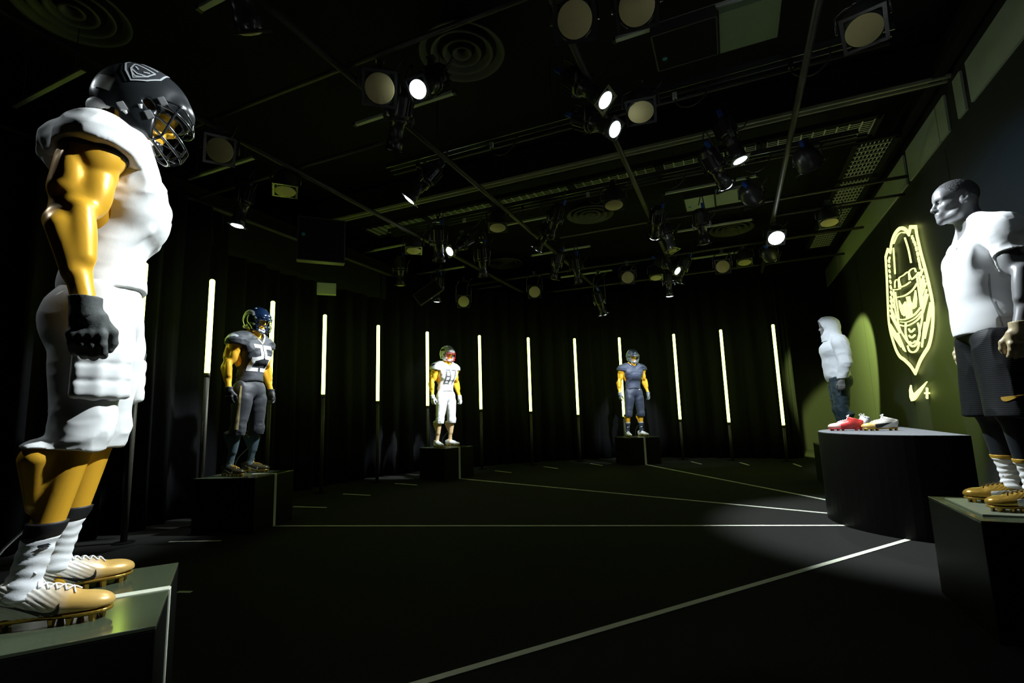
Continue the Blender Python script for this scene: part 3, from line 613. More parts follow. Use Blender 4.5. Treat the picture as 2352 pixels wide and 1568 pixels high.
def arm(S, P, sg, off=0, hand=False):
    m = lambda p: MIR(p, sg); sh, el, wr = P['sh'], P['el'], P['wr']; on = lambda a, b, t, d: m(addv(lerp(a, b, t), d))
    S.cap(m(sh), m(el), .054, .040, k=.03, off=off)
    S.ell(on(sh, el, .13, (.002, .032, .0)), (.086, .066, .112), rot=(.12*sg, .1, 0), k=.02, off=off)                       # deltoid
    S.ell(on(sh, el, .12, (.042, .012, .0)), (.05, .056, .09), rot=(.1*sg, .25, 0), k=.02, off=off)
    S.cap(on(sh, el, .40, (.036, -.002, 0)), on(sh, el, .80, (.033, -.002, 0)), .047, .04, k=.012, off=off)                 # biceps
    S.ell(on(sh, el, .60, (.042, .0, 0)), (.043, .044, .085), k=.012, off=off)
    S.cap(on(sh, el, .28, (-.045, .012, 0)), on(sh, el, .62, (-.04, .014, 0)), .047, .040, k=.012, off=off)                 # triceps
    S.ell(on(sh, el, .45, (-.03, .046, 0)), (.034, .026, .085), k=.01, off=off)
    S.cap(on(sh, el, .55, (-.045, .0, 0)), on(sh, el, .98, (-.03, .0, 0)), .03, .024, k=.02, off=off)
    S.cap(m(el), m(wr), .040, .030, k=.025, off=off)
    S.cap(on(sh, el, .86, (.026, .022, 0)), on(el, wr, .42, (.026, .014, 0)), .034, .030, k=.02, off=off)                  # brachioradialis
    S.ell(on(el, wr, .2, (.026, .016, 0)), (.036, .034, .11), k=.022, off=off)
    S.cap(on(el, wr, .08, (-.018, .022, 0)), on(el, wr, .6, (-.012, .012, 0)), .036, .027, k=.018, off=off)
    S.cap(on(el, wr, .1, (-.004, -.026, 0)), on(el, wr, .62, (.0, -.01, 0)), .042, .027, k=.02, off=off)
    S.ell(m(addv(el, (-.037, .002, .004))), (.02, .022, .026), k=.02, off=off)                                              # elbow
    if hand: hand_sdf(S, P, sg, off)
def hand_sdf(S, P, sg, off=0, curl=1.0):
    """palm faces the thigh, fingers curled; four fingers and a thumb"""
    m = lambda p: MIR(p, sg); w = P['wr']; k = .012
    S.cap(m(addv(w, (0, 0, .03))), m(addv(w, (.006, .0, -.02))), .032, .03, k=.02, off=off)
    S.box(m(addv(w, (.012, -.002, -.056))), (.045, .019, .044), rnd=.017, k=.02)
    S.ell(m(addv(w, (.006, -.012, -.05))), (.036, .024, .042), k=.02, off=off)
    for i, (fx, L) in enumerate(((.045, 1.0), (.022, 1.1), (-.001, 1.03), (-.023, .86))):                                # index..little
        a = addv(w, (fx, .004, -.086)); b = addv(a, (.003, -.003, -.031*L)); c = addv(b, (.001, -.012*curl, -.021*L)); d = addv(c, (.0, -.016*curl, -.008*L))
        S.cap(m(a), m(b), .0125, .0118, k=.005, off=off); S.cap(m(b), m(c), .0118, .0108, k=.003, off=off); S.cap(m(c), m(d), .0108, .0098, k=.003, off=off)
        S.ell(m(a), (.0135, .0145, .014), k=.008, off=off)
    a = addv(w, (.034, -.014, -.04)); b = addv(a, (.030, -.018, -.032)); c = addv(b, (.002, -.012, -.032)); d = addv(c, (-.008, -.004, -.02))
    S.cap(m(a), m(b), .019, .0145, k=.012, off=off); S.cap(m(b), m(c), .0135, .012, k=.005, off=off); S.cap(m(c), m(d), .012, .0105, k=.005, off=off)
def leg(S, P, sg, off=0, upto='ankle'):
    m = lambda p: MIR(p, sg); hp, kn, an = P['hip'], P['knee'], P['ankle']
    S.cap(m(hp), m(kn), .094, .058, k=.05, off=off)
    S.cap(m(addv(lerp(hp, kn, .2), (.035, .02, 0))), m(addv(lerp(hp, kn, .85), (.018, .02, 0))), .066, .045, k=.035, off=off)   # quads
    S.cap(m(addv(lerp(hp, kn, .3), (.03, -.03, 0))), m(addv(lerp(hp, kn, .9), (.015, -.025, 0))), .055, .04, k=.03, off=off)
    S.cap(m(addv(lerp(hp, kn, .15), (-.045, .0, 0))), m(addv(lerp(hp, kn, .85), (-.025, .0, 0))), .062, .036, k=.035, off=off)  # hamstring
    S.ell(m(addv(kn, (.03, 0, .0))), (.036, .04, .05), k=.03, off=off)
    S.cap(m(kn), m(an), .045, .032, k=.03, off=off)
    S.cap(m(addv(lerp(kn, an, .2), (-.068, .026, 0))), m(addv(lerp(kn, an, .46), (-.044, .014, 0))), .052, .024, k=.016, off=off)  # calf
    S.cap(m(addv(lerp(kn, an, .22), (-.072, -.028, 0))), m(addv(lerp(kn, an, .5), (-.044, -.014, 0))), .054, .024, k=.016, off=off)
    S.cap(m(addv(lerp(kn, an, .1), (.01, .02, 0))), m(addv(lerp(kn, an, .6), (.012, .008, 0))), .04, .03, k=.03, off=off)
    S.cap(m(an), m(addv(an, (.02, 0, -.05))), .036, .036, k=.03, off=off)
def torso(S, P, off=0):
    shz = P['sh'][2]; sx = P['sh'][0]
    S.ell((sx+.03, 0, shz-.13), (.128, .19, .20), k=.05, off=off)
    S.ell((.0, 0, 1.17), (.094, .145, .2), k=.06, off=off)
    S.ell((-.01, 0, 1.0), (.108, .16, .12), k=.06, off=off)
    for sg in (1, -1):
        m = lambda p: MIR(p, sg)
        S.ell(m((sx+.105, .092, shz-.105)), (.052, .108, .08), rot=(0, .12, -.22*sg), k=.04, off=off)             # pec
        S.ell(m((sx-.02, .155, shz-.17)), (.075, .07, .16), rot=(-.25*sg, 0, 0), k=.05, off=off)                        # lat
        S.ell(m((-.065, .075, .955)), (.078, .085, .10), k=.04, off=off)                                               # glute
        S.ell(m((sx-.06, .09, shz-.05)), (.06, .09, .12), k=.05, off=off)
        S.cap(m((P['head'][0]*.35+sx*.4, .045, shz+.12)), m((sx, .19, shz+.035)), .045, .055, k=.06, off=off)        # trapezius
        S.cap(m((sx+.02, .1, shz)), m((sx, .2, shz)), .075, .07, k=.06, off=off)
def neck(S, P):
    h = P['head']
    S.cap((P['sh'][0]+.015, 0, P['sh'][2]+.0), (h[0]-.03, 0, h[2]-.055), .072, .062, k=.05)
    for sg in (1, -1): S.cap(MIR((P['sh'][0]+.075, .012, P['sh'][2]+.045), sg), MIR((h[0]-.035, .062, h[2]-.04), sg), .017, .018, k=.025)
def head(S, P, ears=True):
    h = P['head']; R = np.array(Euler((0, P['hrot'], 0)).to_matrix()); ro = (0, P['hrot'], 0)
    T = lambda x, y, z: tuple(R@np.array((x, y, z))+np.array(h))
    S.ell(T(-.012, 0, .03), (.102, .077, .088), ro, k=.05)
    S.ell(T(.0, 0, .05), (.09, .068, .07), ro, k=.04)
    S.ell(T(.03, 0, -.035), (.07, .058, .085), ro, k=.04)
    S.ell(T(.062, 0, .035), (.04, .055, .05), ro, k=.03)                              # forehead
    for sg in (1, -1):
        S.cap(T(-.012, .055*sg, -.045), T(.028, .05*sg, -.092), .021, .018, k=.03)        # jaw
        S.cap(T(.028, .05*sg, -.092), T(.08, .012*sg, -.108), .018, .017, k=.03)
        S.ell(T(.052, .048*sg, -.03), (.028, .018, .018), ro, k=.025)                     # cheekbone
        S.cap(T(.093, .012*sg, .018), T(.075, .046*sg, .02), .011, .011, k=.015)          # brow
        S.ell(T(.1, .031*sg, -.004), (.02, .02, .013), ro, k=.014, op='cut')             # socket
        S.ell(T(.077, .031*sg, -.005), (.014, .016, .0125), ro, k=.005)                   # eye
        S.cap(T(.092, .018*sg, .004), T(.083, .046*sg, .002), .0035, .003, k=.006)        # upper lid
        S.ell(T(.106, .012*sg, -.043), (.012, .0085, .0085), ro, k=.008)                  # nostril wing
    S.cap(T(.094, 0, .008), T(.119, 0, -.034), .0085, .012, k=.014)
    S.ell(T(.117, 0, -.037), (.0125, .0115, .011), ro, k=.008)
    S.ell(T(.09, 0, -.075), (.02, .028, .025), ro, k=.02)
    S.cap(T(.102, .012, -.068), T(.102, -.012, -.068), .008, k=.006); S.cap(T(.095, .024, -.072), T(.102, .01, -.068), .005, .007, k=.005); S.cap(T(.095, -.024, -.072), T(.102, -.01, -.068), .005, .007, k=.005)
    S.cap(T(.1, .014, -.0835), T(.1, -.014, -.0835), .0085, k=.006)
    S.cap(T(.114, .02, -.0762), T(.114, -.02, -.0762), .004, k=.004, op='cut')
    S.ell(T(.09, 0, -.112), (.018, .02, .017), ro, k=.02)
    if ears:
        for sg in (1, -1):
            er = (.25*sg, P['hrot']-.2, -.35*sg)
            S.ell(T(-.014, .083*sg, -.008), (.024, .009, .036), er, k=.008)
            S.ell(T(-.012, .092*sg, -.003), (.014, .007, .022), er, k=.004, op='cut')
            S.ell(T(-.006, .081*sg, -.006), (.007, .008, .014), er, k=.004)

def body_mesh(name, P, h, hands=False, ears=True, legs=True):
    S = Sdf((-.28, -.52, -.02), (.34, .52, P['head'][2]+.16), h)
    torso(S, P); neck(S, P)
    for sg in (1, -1): arm(S, P, sg, hand=hands); leg(S, P, sg)
    head(S, P, ears); return S.mesh(name)
def glove_mesh(name, P, h, sg):
    w = P['wr']; S = Sdf(addv(MIR(w, sg), (-.1, -.09, -.24)), addv(MIR(w, sg), (.13, .09, .09)), h)
    hand_sdf(S, P, sg, .003); S.cap(MIR(addv(w, (-.002, 0, .045)), sg), MIR(addv(w, (.003, 0, -.03)), sg), .043, .036, k=.012)
    S.plane(addv(w, (0, 0, .03)), (0, 0, 1))
    return S.mesh(name)
def folds(amp, sc, z0=None, z1=None, seed=0):
    """cloth creases: ridged noise, optionally fading in between two heights"""
    def f(V, N):
        q = V+seed*3.17
        n = (1-np.abs(vnoise(q, sc)))**2+.5*(1-np.abs(vnoise(q*1.9+5, sc)))**2-.65
        wgt = 1 if z0 is None else np.clip((V[:, 2]-z1)/(z0-z1), 0, 1)
        return amp*n*wgt
    return f
def jersey_mesh(name, P, h, tee=False):
    sx, _, sz = P['sh']; S = Sdf((-.33, -.5, .9), (.4, .5, sz+.25), h)
    S.ell((sx+.015, 0, sz-.08), (.14, .215, .19), k=.05)
    S.ell((sx+.075, 0, sz-.165), (.115, .205, .125), rot=(0, -.35, 0), k=.03)                 # chest plate pushed out
    S.ell((sx-.06, 0, sz-.01), (.085, .2, .15), k=.05)
    S.cap((-.005, 0, 1.32), (-.012, 0, 1.14), .10, .105, k=.06); S.ell((-.01, .0, 1.2), (.108, .155, .22), k=.04); S.ell((-.012, 0, 1.08), (.125, .174, .12), k=.05)
    for sg in (1, -1):
        m = lambda p: MIR(p, sg)
        S.ell(m((sx-.0, .18, sz+.045)), (.128, .13, .072), rot=(-.5*sg, 0, 0), k=.05)
        S.ell(m((sx+.04, .12, sz+.0)), (.11, .13, .09), rot=(-.2*sg, .4, 0), k=.05); S.ell(m((sx+.10, .092, sz-.105)), (.066, .122, .095), rot=(0, .12, -.22*sg), k=.03)
        S.ell(m((sx-.08, .12, sz+.0)), (.10, .13, .10), rot=(-.2*sg, -.4, 0), k=.05)
        S.ell(m((sx-.0, .25, sz-.015)), (.112, .095, .12), rot=(-.25*sg, 0, 0), k=.045); S.cap(m((sx-.004, .262, sz-.03)), m((sx-.006, .272, sz-.1)), .096, .094, k=.03)
        S.cap(m((sx+.03, .1, sz-.12)), m((.0, .09, 1.2)), .095, .072, k=.05)
        for (z0, z1, x1, rr) in ((1.15, 1.40, .135, .022), (1.12, 1.30, .115, .018), (1.24, 1.45, .14, .02)): S.cap(m((-.05, .165, z0)), m((x1, .11, z1)), rr*.5, rr, k=.025)
        p = m((sx, .30, sz-.045)); n = (0., .15*sg, -.99)                                     # sleeve end
        sl, X, Y, Z = S.win(addv(p, (-.2, -.2, -.4)), addv(p, (.2, .2, .12))); d = (X-p[0])*n[0]+(Y-p[1])*n[1]+(Z-p[2])*n[2]
        S.D[sl] = np.where(np.abs(Y)+0*X+0*Z > .212, np.maximum(S.D[sl], d), S.D[sl])
        S.cap(m((sx-.004, .268, sz-.095)), m((sx-.01, .30, sz-.2)), .086, .09, k=.008, op='cut')
    S.plane((.0, 0, 1.06), (.22, 0, -1))                                                  # hem dips at the front
    S.cap((sx+.02, 0, sz+.04), (P['head'][0]+.03, 0, P['head'][2]+.1), .088, .12, k=.012, op='cut')
    f1 = folds(.014, (6, 6, 10), sz-.10, sz-.22); f2 = folds(.0014, (12, 12, 16), None, None, 3)
    return S.mesh(name, lambda V, N: f1(V, N)+f2(V, N), relax=1)
def pants_mesh(name, P, h):
    S = Sdf((-.3, -.36, .42), (.3, .36, 1.2), h)
    S.ell((-.01, 0, 1.02), (.12, .168, .15), k=.05)
    for sg in (1, -1):
        m = lambda p: MIR(p, sg); hp, kn = P['hip'], P['knee']
        leg(S, P, sg, off=.014)
        S.ell(m((-.075, .08, .955)), (.088, .095, .115), k=.04)
        S.ell(m((-.0, .165, 1.0)), (.07, .035, .09), k=.02)                                  # hip pad
        S.ell(m(addv(kn, (.035, 0, .015))), (.048, .058, .085), k=.025)                       # knee pad
        S.cap(m(addv(kn, (0, 0, -.02))), m(addv(kn, (-.004, .003, -.07))), .078, .074, k=.03)
    S.plane((0, 0, 1.115), (0, 0, 1)); S.plane((0, 0, P['knee'][2]-.075), (-.12, 0, -1))
    fz = folds(.005, (9, 9, 9), .56, .70, 1); f2 = folds(.0035, (6, 6, 10), None, None, 2)
    return S.mesh(name, lambda V, N: fz(V, N)*1.6+f2(V, N), relax=1)
def pad_mesh(name, P, sg, h):
    """quilted thigh pad showing through the pants"""
    hp, kn = P['hip'], P['knee']; a = math.radians(52); n = Vector((math.cos(a), math.sin(a)*sg, 0)); c = tuple(Vector(MIR(lerp(hp, kn, .52), sg))+n*.098+Vector((0, .008*sg, 0)))
    S = Sdf(addv(c, (-.16, -.16, -.16)), addv(c, (.16, .16, .16)), h); ro = (0, 0, math.atan2(-n.x, n.y)); t = Vector((-n.y, n.x, 0))
    for q in (-1, 0, 1):
        cc = Vector(c)+t*q*.052-n*abs(q)*.014; rq = (0, 0, ro[2]+q*.42)
        S.box(tuple(cc), (.036, .018, .085), rnd=.014, rot=rq, k=.03)
    for dz in (-.056, 0, .056):
        for q in (-1, 0, 1):
            cc = Vector(c)+t*q*.052+n*(.012-abs(q)*.014); S.box((cc.x, cc.y, cc.z+dz), (.03, .012, .021), rnd=.01, rot=(0, 0, ro[2]+q*.42), k=.014)
    return S.mesh(name)
def sock_mesh(name, P, sg, z0, z1, h=None, ruffle=.004, loose=.008, seg=28):
    """tube around the shin between two heights"""
    kn, an = Vector(P['knee']), Vector(P['ankle']); V = []; n = max(6, int((z1-z0)/.006)); base = bvh_leg(P)
    bm = bmesh.new(); rings = []
    for i in range(n+1):
        z = z0+(z1-z0)*i/n; t = (kn.z-z)/(kn.z-an.z); c = kn.lerp(an, t); c.z = z; c.x -= .012*(1-abs(t-.4)); ring = []
        for k in range(seg):
            a = 2*PI*k/seg; d = Vector((math.cos(a), math.sin(a), 0)); hit = base.ray_cast(c+d*.2, -d, .2)[0]
            r = (hit-c).length if hit else .05
            r += loose+ruffle*math.sin(i*1.25+math.sin(a*2+i*.15)*1.6)*(.4+.6*math.sin(a*1.5+i*.31)**2)
            p = c+d*r; ring.append(bm.verts.new((p.x, p.y*sg, p.z)))
        rings.append(ring)
    for A, B in zip(rings, rings[1:]):
        for k in range(seg): bm.faces.new((A[k], A[(k+1) % seg], B[(k+1) % seg], B[k]))
    bm.faces.new(rings[0]); bm.faces.new(rings[-1])
    return bm_mesh(bm, name, True)
_legs = {}
def bvh_leg(P):
    key = P['ankle']+P['knee']
    if key not in _legs:
        S = Sdf((-.2, 0, -.02), (.25, .36, .75), .008); leg(S, P, 1); V, Fc = S.arrays()
        _legs[key] = BVHTree.FromPolygons([Vector(v) for v in V.tolist()], Fc.tolist())
    return _legs[key]

# ------------------------------------------------------------------ football boot: sole line along +X, heel at x = -.09, toe at .215, z = 0 ground
def make_boot():
    h = .004; S = Sdf((-.13, -.075, 0), (.25, .075, .19), h)
    S.ell((-.045, 0, .06), (.05, .037, .052), k=.03); S.ell((.135, 0, .05), (.09, .047, .034), rot=(0, .05, 0), k=.03); S.ell((.05, 0, .055), (.085, .037, .042), k=.03)
    S.ell((.17, 0, .046), (.055, .041, .028), k=.02)
    S.cap((.0, 0, .09), (.1, 0, .068), .038, .03, k=.03); S.cap((-.045, 0, .09), (-.03, 0, .125), .04, .044, k=.025); S.cap((-.0, 0, .1), (.005, 0, .125), .037, .036, k=.02)
    S.ell((-.085, 0, .1), (.018, .02, .03), k=.02)
    S.plane((0, 0, .028), (.04, 0, -1)); S.plane((-.02, 0, .135), (-.32, 0, 1))
    S.cap((-.02, 0, .12), (-.02, 0, .2), .033, .038, k=.01, op='cut')
    upper = S.mesh('boot_upper', lambda V, N: .0012*np.sin((V[:, 0]*.8+V[:, 2]*1.1)*420)*np.clip((.12-V[:, 0])*18, 0, 1)*np.clip((V[:, 0]+.09)*20, 0, 1), relax=2)
    S = Sdf((-.13, -.075, -.01), (.25, .075, .05), h)
    S.ell((-.045, 0, .03), (.05, .038, .016), k=.03); S.ell((.13, 0, .028), (.09, .048, .013), k=.03); S.cap((-.04, 0, .03), (.12, 0, .027), .02, .02, k=.02); S.ell((.17, 0, .03), (.052, .041, .014), k=.02)
    S.plane((0, 0, .016), (0, 0, -1)); S.plane((0, 0, .037), (.03, 0, 1))
    sole = S.mesh('boot_sole', relax=1)
    bm = bmesh.new(); lathe(bm, [(.0075, 0), (.011, .02)], 6); studs = bm_mesh(bm, 'boot_stud')
    bv = bvh_of(upper); bm = bmesh.new()
    def surf(x, y): p = bv.ray_cast(Vector((x, y, .3)), Vector((0, 0, -1)), .4)[0]; return (p+Vector((0, 0, .003))) if p else Vector((x, y, .1))
    for i in range(5):
        x = .03+i*.022
        for sg in (1, -1): bm_tube(bm, spline([surf(x, .02*sg), surf(x+.008, 0)+Vector((0, 0, .003)), surf(x+.02, -.022*sg)], 4), .0024, 6)
    for sg in (1, -1): bm_tube(bm, spline([surf(.03, 0), surf(.03, 0)+Vector((-.01, .014*sg, .018)), surf(.03, .012*sg)+Vector((.012, .016*sg, .006)), surf(.035, .004*sg)], 5), .0024, 6)
    laces = bm_mesh(bm, 'boot_laces', True); sw = []
    for sg in (1, -1):
        # the tail runs back to the heel on either side
        pl = [[((u if sg > 0 else -u), v) for u, v in q] for q in swoosh(.15)]
        sw.append(decal('boot_swoosh', pl, ((.035, 0, .055), (-sg, 0, 0), (0, 0, 1)), bv, .0016, .008))
    return upper, sole, studs, laces, sw
STUDS = ((.2, 0), (.185, .028), (.185, -.028), (.135, .038), (.135, -.038), (.09, .03), (.09, -.03), (-.03, .026), (-.03, -.026), (-.075, .02), (-.075, -.02))
BOOT = make_boot()
def boot(parent, loc, rz, mats, name='boot', ry=0):
    """mats: upper, sole, laces, swoosh"""
    o = link_mesh(name, BOOT[0], mats[0], parent); o.location = loc; o.rotation_euler = (0, ry, rz)
    link_mesh('sole', BOOT[1], mats[1], o); 
    for x, y in STUDS: link_mesh('stud', BOOT[2], mats[1], o).location = (x, y, 0)
    link_mesh('laces', BOOT[3], mats[2], o)
    for s in BOOT[4]: link_mesh('swoosh', s, mats[3], o)
    return o

# ------------------------------------------------------------------ football helmet, origin at the head's centre, facing +X
def make_helmet():
    S = Sdf((-.21, -.17, -.2), (.24, .17, .22), .005)
    S.ell((-.012, 0, .03), (.165, .128, .145), k=.03); S.ell((-.03, 0, -.02), (.145, .127, .14), k=.04)
    for sg in (1, -1): S.ell((.05, .088*sg, -.085), (.075, .036, .068), rot=(0, .45, 0), k=.03)           # jaw flaps
    S.ell((.11, 0, .055), (.05, .09, .045), k=.03)
    S.plane((0, 0, -.148), (.1, 0, -1), k=.01); S.plane((-.1, 0, -.115), (-.62, 0, -1), k=.02)
    S.box((.215, 0, -.10), (.115, .2, .125), rnd=.025, rot=(0, -.28, 0), k=.012, op='cut')                    # face opening
    for sg in (1, -1):
        S.box((.04, .13*sg, -.018), (.022, .05, .014), rnd=.012, rot=(0, .5, 0), k=.006, op='cut')           # ear hole
        S.cap((-.06, .125*sg, .125), (.1, .11*sg, .12), .012, k=.015, op='cut')
    S.ell((-.012, 0, .02), (.148, .111, .128), k=.005, op='cut'); S.ell((-.02, 0, -.06), (.13, .108, .13), k=.005, op='cut')
    shell = S.mesh('helmet_shell', relax=1); R = .0052; bm = bmesh.new()
    def bar(pts, n=6, r=R):
        bm_tube(bm, spline(pts, n), r, 8)
    sym = lambda q: q+[(x, -y, z) for x, y, z in q[::-1][(1 if abs(q[-1][1]) < 1e-6 else 0):]]
    bar(sym([(.075, .118, .03), (.125, .105, .045), (.16, .06, .038), (.172, 0, .034)]))
    bar(sym([(.06, .122, -.0), (.12, .108, .012), (.165, .062, .012), (.18, 0, .01)]))
    bar(sym([(.05, .118, -.045), (.12, .105, -.05), (.182, .06, -.07), (.205, 0, -.078)]))
    bar(sym([(.05, .112, -.075), (.12, .1, -.1), (.18, .055, -.118), (.2, 0, -.122)]))
    bar(sym([(.045, .105, -.095), (.1, .09, -.13), (.15, .052, -.152), (.17, 0, -.155)]))
    for sg in (1, -1):
        bar([(.125, .105*sg, .045), (.122, .107*sg, .012), (.125, .104*sg, -.05), (.125, .098*sg, -.1), (.105, .088*sg, -.132)])
        bar([(.17, .03*sg, .036), (.18, .03*sg, .012)]); bar([(.2, .028*sg, -.076), (.196, .028*sg, -.12), (.168, .026*sg, -.154)])
    mask = bm_mesh(bm, 'face_mask', True); bm = bmesh.new()
    for sg in (1, -1):
        bm_tube(bm, spline([(.02, .128*sg, -.04), (.06, .09*sg, -.09), (.1, .04*sg, -.118)], 5), .008, 6); bm_tube(bm, spline([(-.02, .125*sg, -.085), (.05, .08*sg, -.12), (.1, .035*sg, -.132)], 5), .008, 6)
    strap = bm_mesh(bm, 'chin_strap', True)
    S = Sdf((.05, -.06, -.19), (.16, .06, -.08), .004); S.ell((.095, 0, -.125), (.036, .042, .034), k=.01); S.ell((.075, 0, -.105), (.036, .036, .034), k=.005, op='cut'); cup = S.mesh('chin_cup')
    buckle = box_mesh('buckle', (0, 0, 0), (.034, .012, .026), None, .003); bm = bmesh.new()
    bm_box(bm, (.148, 0, .062), (.012, .085, .03), Euler((0, -.35, 0)).to_matrix(), .004); bump = bm_mesh(bm, 'nose_bumper')
    S = Sdf((-.2, -.13, -.16), (-.02, .13, .02), .005); S.ell((-.085, 0, -.10), (.072, .098, .042), k=.01); S.ell((-.065, 0, -.10), (.075, .088, .07), k=.005, op='cut'); S.plane((-.06, 0, 0), (1, 0, 0)); lin = S.mesh('neck_liner')
    return dict(shell=shell, mask=mask, strap=strap, cup=cup, buckle=buckle, bump=bump, liner=lin, bvh=bvh_of(shell))
HELMET = make_helmet()
def helmet(parent, P, shell, mask, strap, cup, buckle, bump, liner):
    o = link_mesh('helmet', HELMET['shell'], shell, parent); o.location = P['head']; o.rotation_euler = (0, P['hrot'], 0); o.scale = (.96,)*3
    for nm, key, mm in (('face_mask', 'mask', mask), ('chin_strap', 'strap', strap), ('chin_cup', 'cup', cup), ('nose_bumper', 'bump', bump), ('neck_liner', 'liner', liner)):
        link_mesh(nm, HELMET[key], mm, o)
    for sg in (1, -1):
        for x, z in ((.07, .02), (.062, -.058), (-.02, -.085)):
            q = link_mesh('buckle', HELMET['buckle'], buckle, o); q.location = (x, (.124 if x > .05 else .127)*sg, z); q.rotation_euler = (0, .6, 0)
    return o

# ------------------------------------------------------------------ training clothes
def undersleeve_mesh(name, P, sg, h):
    sh = P['sh']; S = Sdf(addv(MIR(sh, sg), (-.16, -.16, -.2)), addv(MIR(sh, sg), (.16, .16, .16)), h); arm(S, P, sg, .005)
    S.plane(addv(MIR(sh, sg), (0, 0, -.06)), (-.1, 0, -1)); return S.mesh(name)
def tee_mesh(name, P, h):
    S = Sdf((-.3, -.5, .85), (.32, .5, P['sh'][2]+.2), h); torso(S, P, .010)
    sx, _, sz = P['sh']; S.ell((.03, 0, 1.28), (.125, .175, .2), k=.08); S.cap((.0, 0, 1.15), (-.012, 0, 1.0), .135, .15, k=.08)
    S.ell((-.02, 0, 1.05), (.165, .2, .17), k=.05); S.ell((-.055, 0, .985), (.178, .205, .12), k=.05)
    for sg in (1, -1):
        arm(S, P, sg, .010); a = lerp(P['sh'], P['el'], .45); b = lerp(P['sh'], P['el'], .72)
        S.cap(MIR(a, sg), MIR(b, sg), .078, .092, k=.03)
    S.plane((0, 0, .965), (.05, 0, -1)); e = np.array(P['el'])-np.array(P['sh'])
    for sg in (1, -1):                                                        # sleeve ends
        p = np.array(MIR(lerp(P['sh'], P['el'], .56), sg)); n = np.array(MIR(e/np.linalg.norm(e), sg)); n = n+np.array((.25, 0, 0))
        W = S.win(p+np.array((-.18, -.14 if sg > 0 else -.3, -.9)), p+np.array((.2, .3 if sg > 0 else .14, .1)))
        sl, X, Y, Z = W; d = (X-p[0])*n[0]+(Y-p[1])*n[1]+(Z-p[2])*n[2]; out = (np.abs(Y) > .235-.12*np.clip(1.3-Z, 0, .3))
        S.D[sl] = np.where(out, np.maximum(S.D[sl], d), S.D[sl])
        S.cap(tuple(p+n*-.02), tuple(p+n*.1), .07, .085, k=.008, op='cut')
    S.cap((sx+.02, 0, sz+.075), (P['head'][0]-.02, 0, P['head'][2]-.0), .082, .09, k=.01, op='cut')
    S.cap((sx+.05, 0, sz+.06), (sx+.16, 0, sz+.13), .055, .075, k=.02, op='cut')
    f1 = folds(.011, (6, 6, 5), sz-.15, sz-.3, 4); f2 = folds(.005, (12, 12, 14), None, None, 5)
    return S.mesh(name, lambda V, N: f1(V, N)*np.clip((1.45-V[:, 2])*6, 0, 1)+f2(V, N)*np.clip((np.abs(V[:, 1])-.2)*12, 0, 1)*.7, relax=1)
def shorts_mesh(name, P, h, z0=.50):
    S = Sdf((-.3, -.4, z0-.06), (.32, .4, 1.15), h); S.ell((-.005, 0, 1.0), (.13, .17, .12), k=.05)
    for sg in (1, -1):
        hp, kn = P['hip'], P['knee']; m = lambda p: MIR(p, sg)
        S.cap(m(addv(hp, (-.0, .01, -.03))), m((.0, kn[1]+.025, z0)), .125, .128, k=.05); S.ell(m((-.09, .085, .95)), (.1, .1, .12), k=.05)
        S.cap(m((-.0, kn[1]+.025, z0-.1)), m((.0, kn[1]+.02, z0+.1)), .116, .10, k=.008, op='cut')
    S.cap((-.02, 0, .74), (-.02, 0, .3), .004, .03, k=.02, op='cut'); S.plane((0, 0, z0), (0, 0, -1)); S.plane((0, 0, .985), (0, 0, 1))
    return S.mesh(name, folds(.011, (9, 9, 2.2), None, None, 6), relax=1)
def legging_mesh(name, P, h, sg, z0=.29, z1=.9, off=.006):
    S = Sdf((-.22, -.36, z0-.03), (.26, .36, z1+.03), h); leg(S, P, sg, off); S.plane((0, 0, z0), (0, 0, -1)); S.plane((0, 0, z1), (0, 0, 1)); return S.mesh(name)
def hair_mesh(name, P, h):
    hd = P['head']; S = Sdf(addv(hd, (-.15, -.11, -.12)), addv(hd, (.15, .11, .15)), h); ro = P['hrot']
    T = lambda p: tuple(np.array(Euler((0, ro, 0)).to_matrix())@np.array(p)+np.array(hd))
    S.ell(T((-.012, 0, .03)), (.1045, .0795, .0905), (0, ro, 0), k=.05); S.ell(T((.0, 0, .05)), (.0925, .0705, .0725), (0, ro, 0), k=.04)
    n = np.array(Euler((0, ro, 0)).to_matrix())@np.array((.62, 0, -.55)); S.plane(T((.045, 0, .045)), n, k=.006)
    n = np.array(Euler((0, ro, 0)).to_matrix())@np.array((.1, 0, -1)); S.plane(T((-.05, 0, -.045)), n, k=.006)
    for sg in (1, -1): S.ell(T((-.008, .085*sg, -.01)), (.034, .03, .045), (0, ro, 0), k=.006, op='cut')
    return S.mesh(name, lambda V, N: .0012*vnoise(V, (160, 160, 160)))
